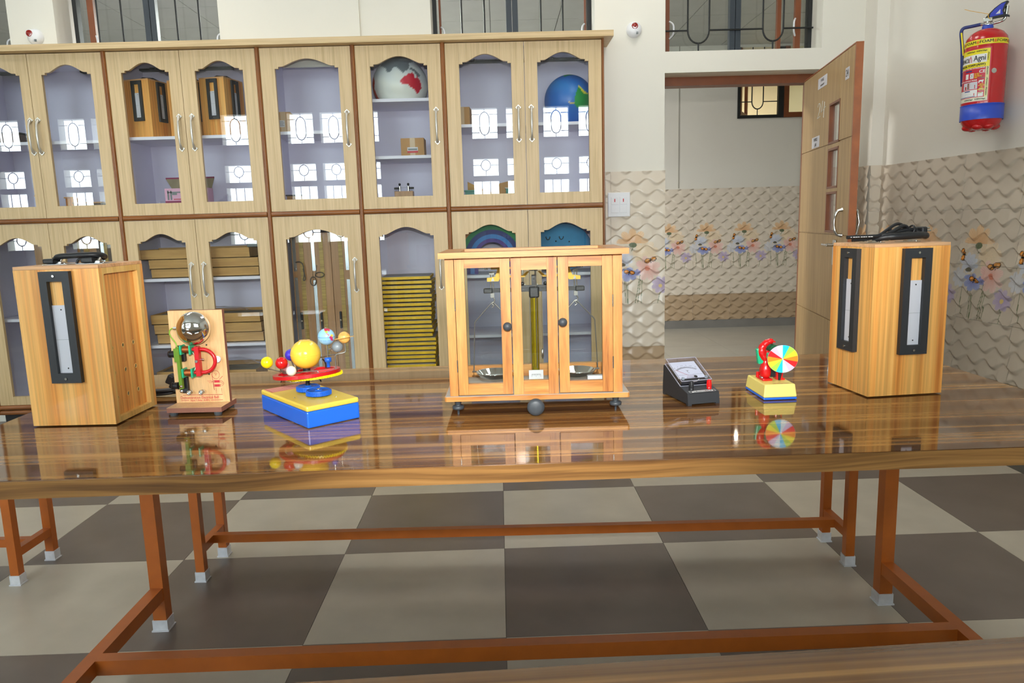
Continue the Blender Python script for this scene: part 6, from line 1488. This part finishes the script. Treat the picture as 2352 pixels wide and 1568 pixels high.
for z in (0.33, 0.265, 0.215, 0.172): lt('SCIENCEAgni', 0.0075, 0.0235, z, M['print_black'], 0.85, 'CENTER', 0.0002, 1)
lt('CE', 0.020, 0.003, 0.2635, M['print_white'], 1.1, 'CENTER', 0.0006)
q = MB()
q.add([wrap(R1 + 0.0012)(Vector(p)) + Vector((0, 0, 0.2435)) for p in ((-0.004, 0, 0), (-0.001, -0.004, 0), (0.006, 0.006, 0), (-0.001, -0.001, 0))], [(0, 1, 2, 3)])
q.build('tick_mark', M['green'], lb)
lt('ISI MARK', 0.0065, 0.002, 0.234, M['print_grey'], 1.0); 
q = MB()        # small animal emblem
q.add([wrap(R1 + 0.0012)(Vector((0.001 + dx, dz, 0))) + Vector((0, 0, 0.2185)) for dx, dz in ((-0.011, -0.007), (-0.008, -0.007), (-0.006, -0.001), (0.003, -0.001), (0.004, -0.007), (0.007, -0.007), (0.007, 0.0), (0.011, 0.003), (0.009, 0.007), (0.004, 0.006), (-0.006, 0.006), (-0.010, 0.003))], [(0, 1, 2, 11), (2, 3, 9, 10), (2, 10, 11), (3, 4, 5, 6), (3, 6, 7, 8), (3, 8, 9)])
q.build('animal_emblem', M['print_white'], lb)
lp('caption_bar', -0.075, -0.042, 0.2675, 0.2735, M['print_blue'], 2)
for x in (-0.066, -0.041): lp('pictogram', x - 0.0085, x + 0.0085, 0.236, 0.260, M['print_white'], 2)
q = MB()
for s in (-1, 1): q.add([wrap(R1 + 0.0016)(Vector((-0.041 + dx, dz, 0))) + Vector((0, 0, 0.248)) for dx, dz in ((-0.006, -s * 0.009), (-0.0045, -s * 0.009), (0.006, s * 0.009), (0.0045, s * 0.009))], [(0, 1, 2, 3)])
q.build('cross_mark', M['print_black'], lb)
for k, s_ in enumerate(('DO NOT', 'USE ON', 'ELECTRICAL', 'FIRES')): lt(s_, 0.0062, -0.029, 0.256 - 0.0062 * k, M['print_yellow'], 0.9, 'LEFT', 0.0003)
lt('OPERATING INSTRUCTIONS', 0.009, -0.0165, 0.2265, M['print_white'], 0.95, 'RIGHT', 0.0004)
lp('instruction_picture', -0.048, -0.0135, 0.187, 0.220, M['paper'], 2); lp('instruction_picture', -0.086, -0.050, 0.187, 0.220, M['paper'], 2)
lp('picture_figure', -0.060, -0.052, 0.189, 0.217, M['beech_edge'], 3); lp('picture_figure', -0.026, -0.023, 0.189, 0.206, M['print_red'], 3); lp('picture_figure', -0.074, -0.066, 0.189, 0.203, M['print_red'], 3)
for k, s_ in enumerate(('NOTE', 'AFTER USE', 'THE', 'REFILL', 'IMMEDIATELY')): lt(s_, 0.0062, 0.003, 0.206 - 0.0062 * k, M['print_yellow'], 0.9)
lp('service_panel', -0.12, -0.0125, 0.150, 0.184, M['print_white'], 2)
lp('service_bar', -0.075, -0.045, 0.1765, 0.181, M['print_blue'], 3); lp('service_bar', -0.12, -0.021, 0.152, 0.1545, M['print_blue'], 3); lp('service_mark', -0.027, -0.024, 0.157, 0.168, M['print_red'], 3)
for k in range(3): lp('service_line', -0.075, -0.036 - 0.004 * k, 0.161 + 0.005 * k, 0.1615 + 0.005 * k, M['print_grey'], 3)
lp('side_panel', -0.010, 0.012, 0.150, 0.170, M['print_white'], 2); lp('side_panel_head', -0.009, 0.006, 0.165, 0.168, mat('ochre_print', (190, 170, 40), 0.5), 3)
for k in range(3): lp('small_text_line', -0.008, 0.013, 0.176 + 0.004 * k, 0.1772 + 0.004 * k, M['print_white'], 2)
MB().cyl((0.047, -0.0745, 0.262), (0.0485, -0.0765, 0.262), 0.0115, None, 24).build('round_sticker', M['steel'], t)
# valve, lever, carrying handle and hose
MB().lathe([(0.014, 0.484), (0.015, 0.492), (0.012, 0.498), (0.012, 0.508), (0.0, 0.508)], 20).cyl((-0.004, 0, 0.493), (-0.030, -0.006, 0.493), 0.009, 0.0075, 14).box((-0.018, -0.012, 0.498), (0.02, 0.012, 0.518), 0, None, 0.003).build('valve', M['chrome'], t)
lv = MB().prism([(-0.018, 0.502), (0.0, 0.510), (0.040, 0.512), (0.074, 0.512), (0.084, 0.508), (0.085, 0.514), (0.068, 0.522), (0.060, 0.540), (0.066, 0.560), (0.078, 0.576), (0.072, 0.580), (0.050, 0.574), (0.024, 0.556), (0.002, 0.534), (-0.016, 0.512)], -0.011, 0.011, 'y').build('lever_grip', M['black'], t)
MB().prism([(0.006, 0.518), (0.036, 0.520), (0.060, 0.522), (0.055, 0.540), (0.062, 0.562), (0.068, 0.574), (0.050, 0.570), (0.026, 0.552), (0.010, 0.534)], -0.0125, -0.0111, 'y').build('lever_inset', M['hblue'], lv)
MB().prism([(0.030, 0.527), (0.048, 0.527), (0.048, 0.546)], -0.0135, -0.0126, 'y').build('lever_window', M['paper'], lv)
MB().tube([(0.0, 0.010, 0.490), (0.045, 0.012, 0.494), (0.066, 0.012, 0.502), (0.070, 0.012, 0.53), (0.072, 0.012, 0.560)], [0.005, 0.006, 0.007, 0.008, 0.008], 8, 0, False, None, 0.012).build('carry_bracket', M['steel'], t)
sp_ = MB().tube([(0.012, -0.014, 0.508), (0.002, -0.0145, 0.516), (0.0, -0.0145, 0.53)], 0.0016, 6).tube([(0.004, -0.013, 0.532), (-0.03, -0.012, 0.545), (-0.075, -0.008, 0.562), (-0.10, -0.002, 0.575)], 0.0011, 6, 0, False, None, 0.02).build('seal_strap', mat('amber_strap', (236, 180, 40), 0.4), t)
MB().tube([(-0.026, -0.005, 0.493), (-0.07, -0.010, 0.489), (-0.100, -0.012, 0.488), (-0.108, -0.012, 0.470), (-0.098, -0.010, 0.40), (-0.094, 0.0, 0.30), (-0.092, 0.02, 0.22)], 0.0078, 12, 0, False, None, 0.022).build('hose', M['navy'], t)
MB().tube([(-0.1045, -0.0195, 0.465), (-0.0965, -0.0185, 0.41), (-0.0925, -0.010, 0.36)], 0.004, 6).build('hose_stripe', M['print_yellow'], t)
bkt = MB().box((-0.03, 0.05, 0.43), (0.03, 0.13, 0.445)).build('wall_bracket', M['black'], t)
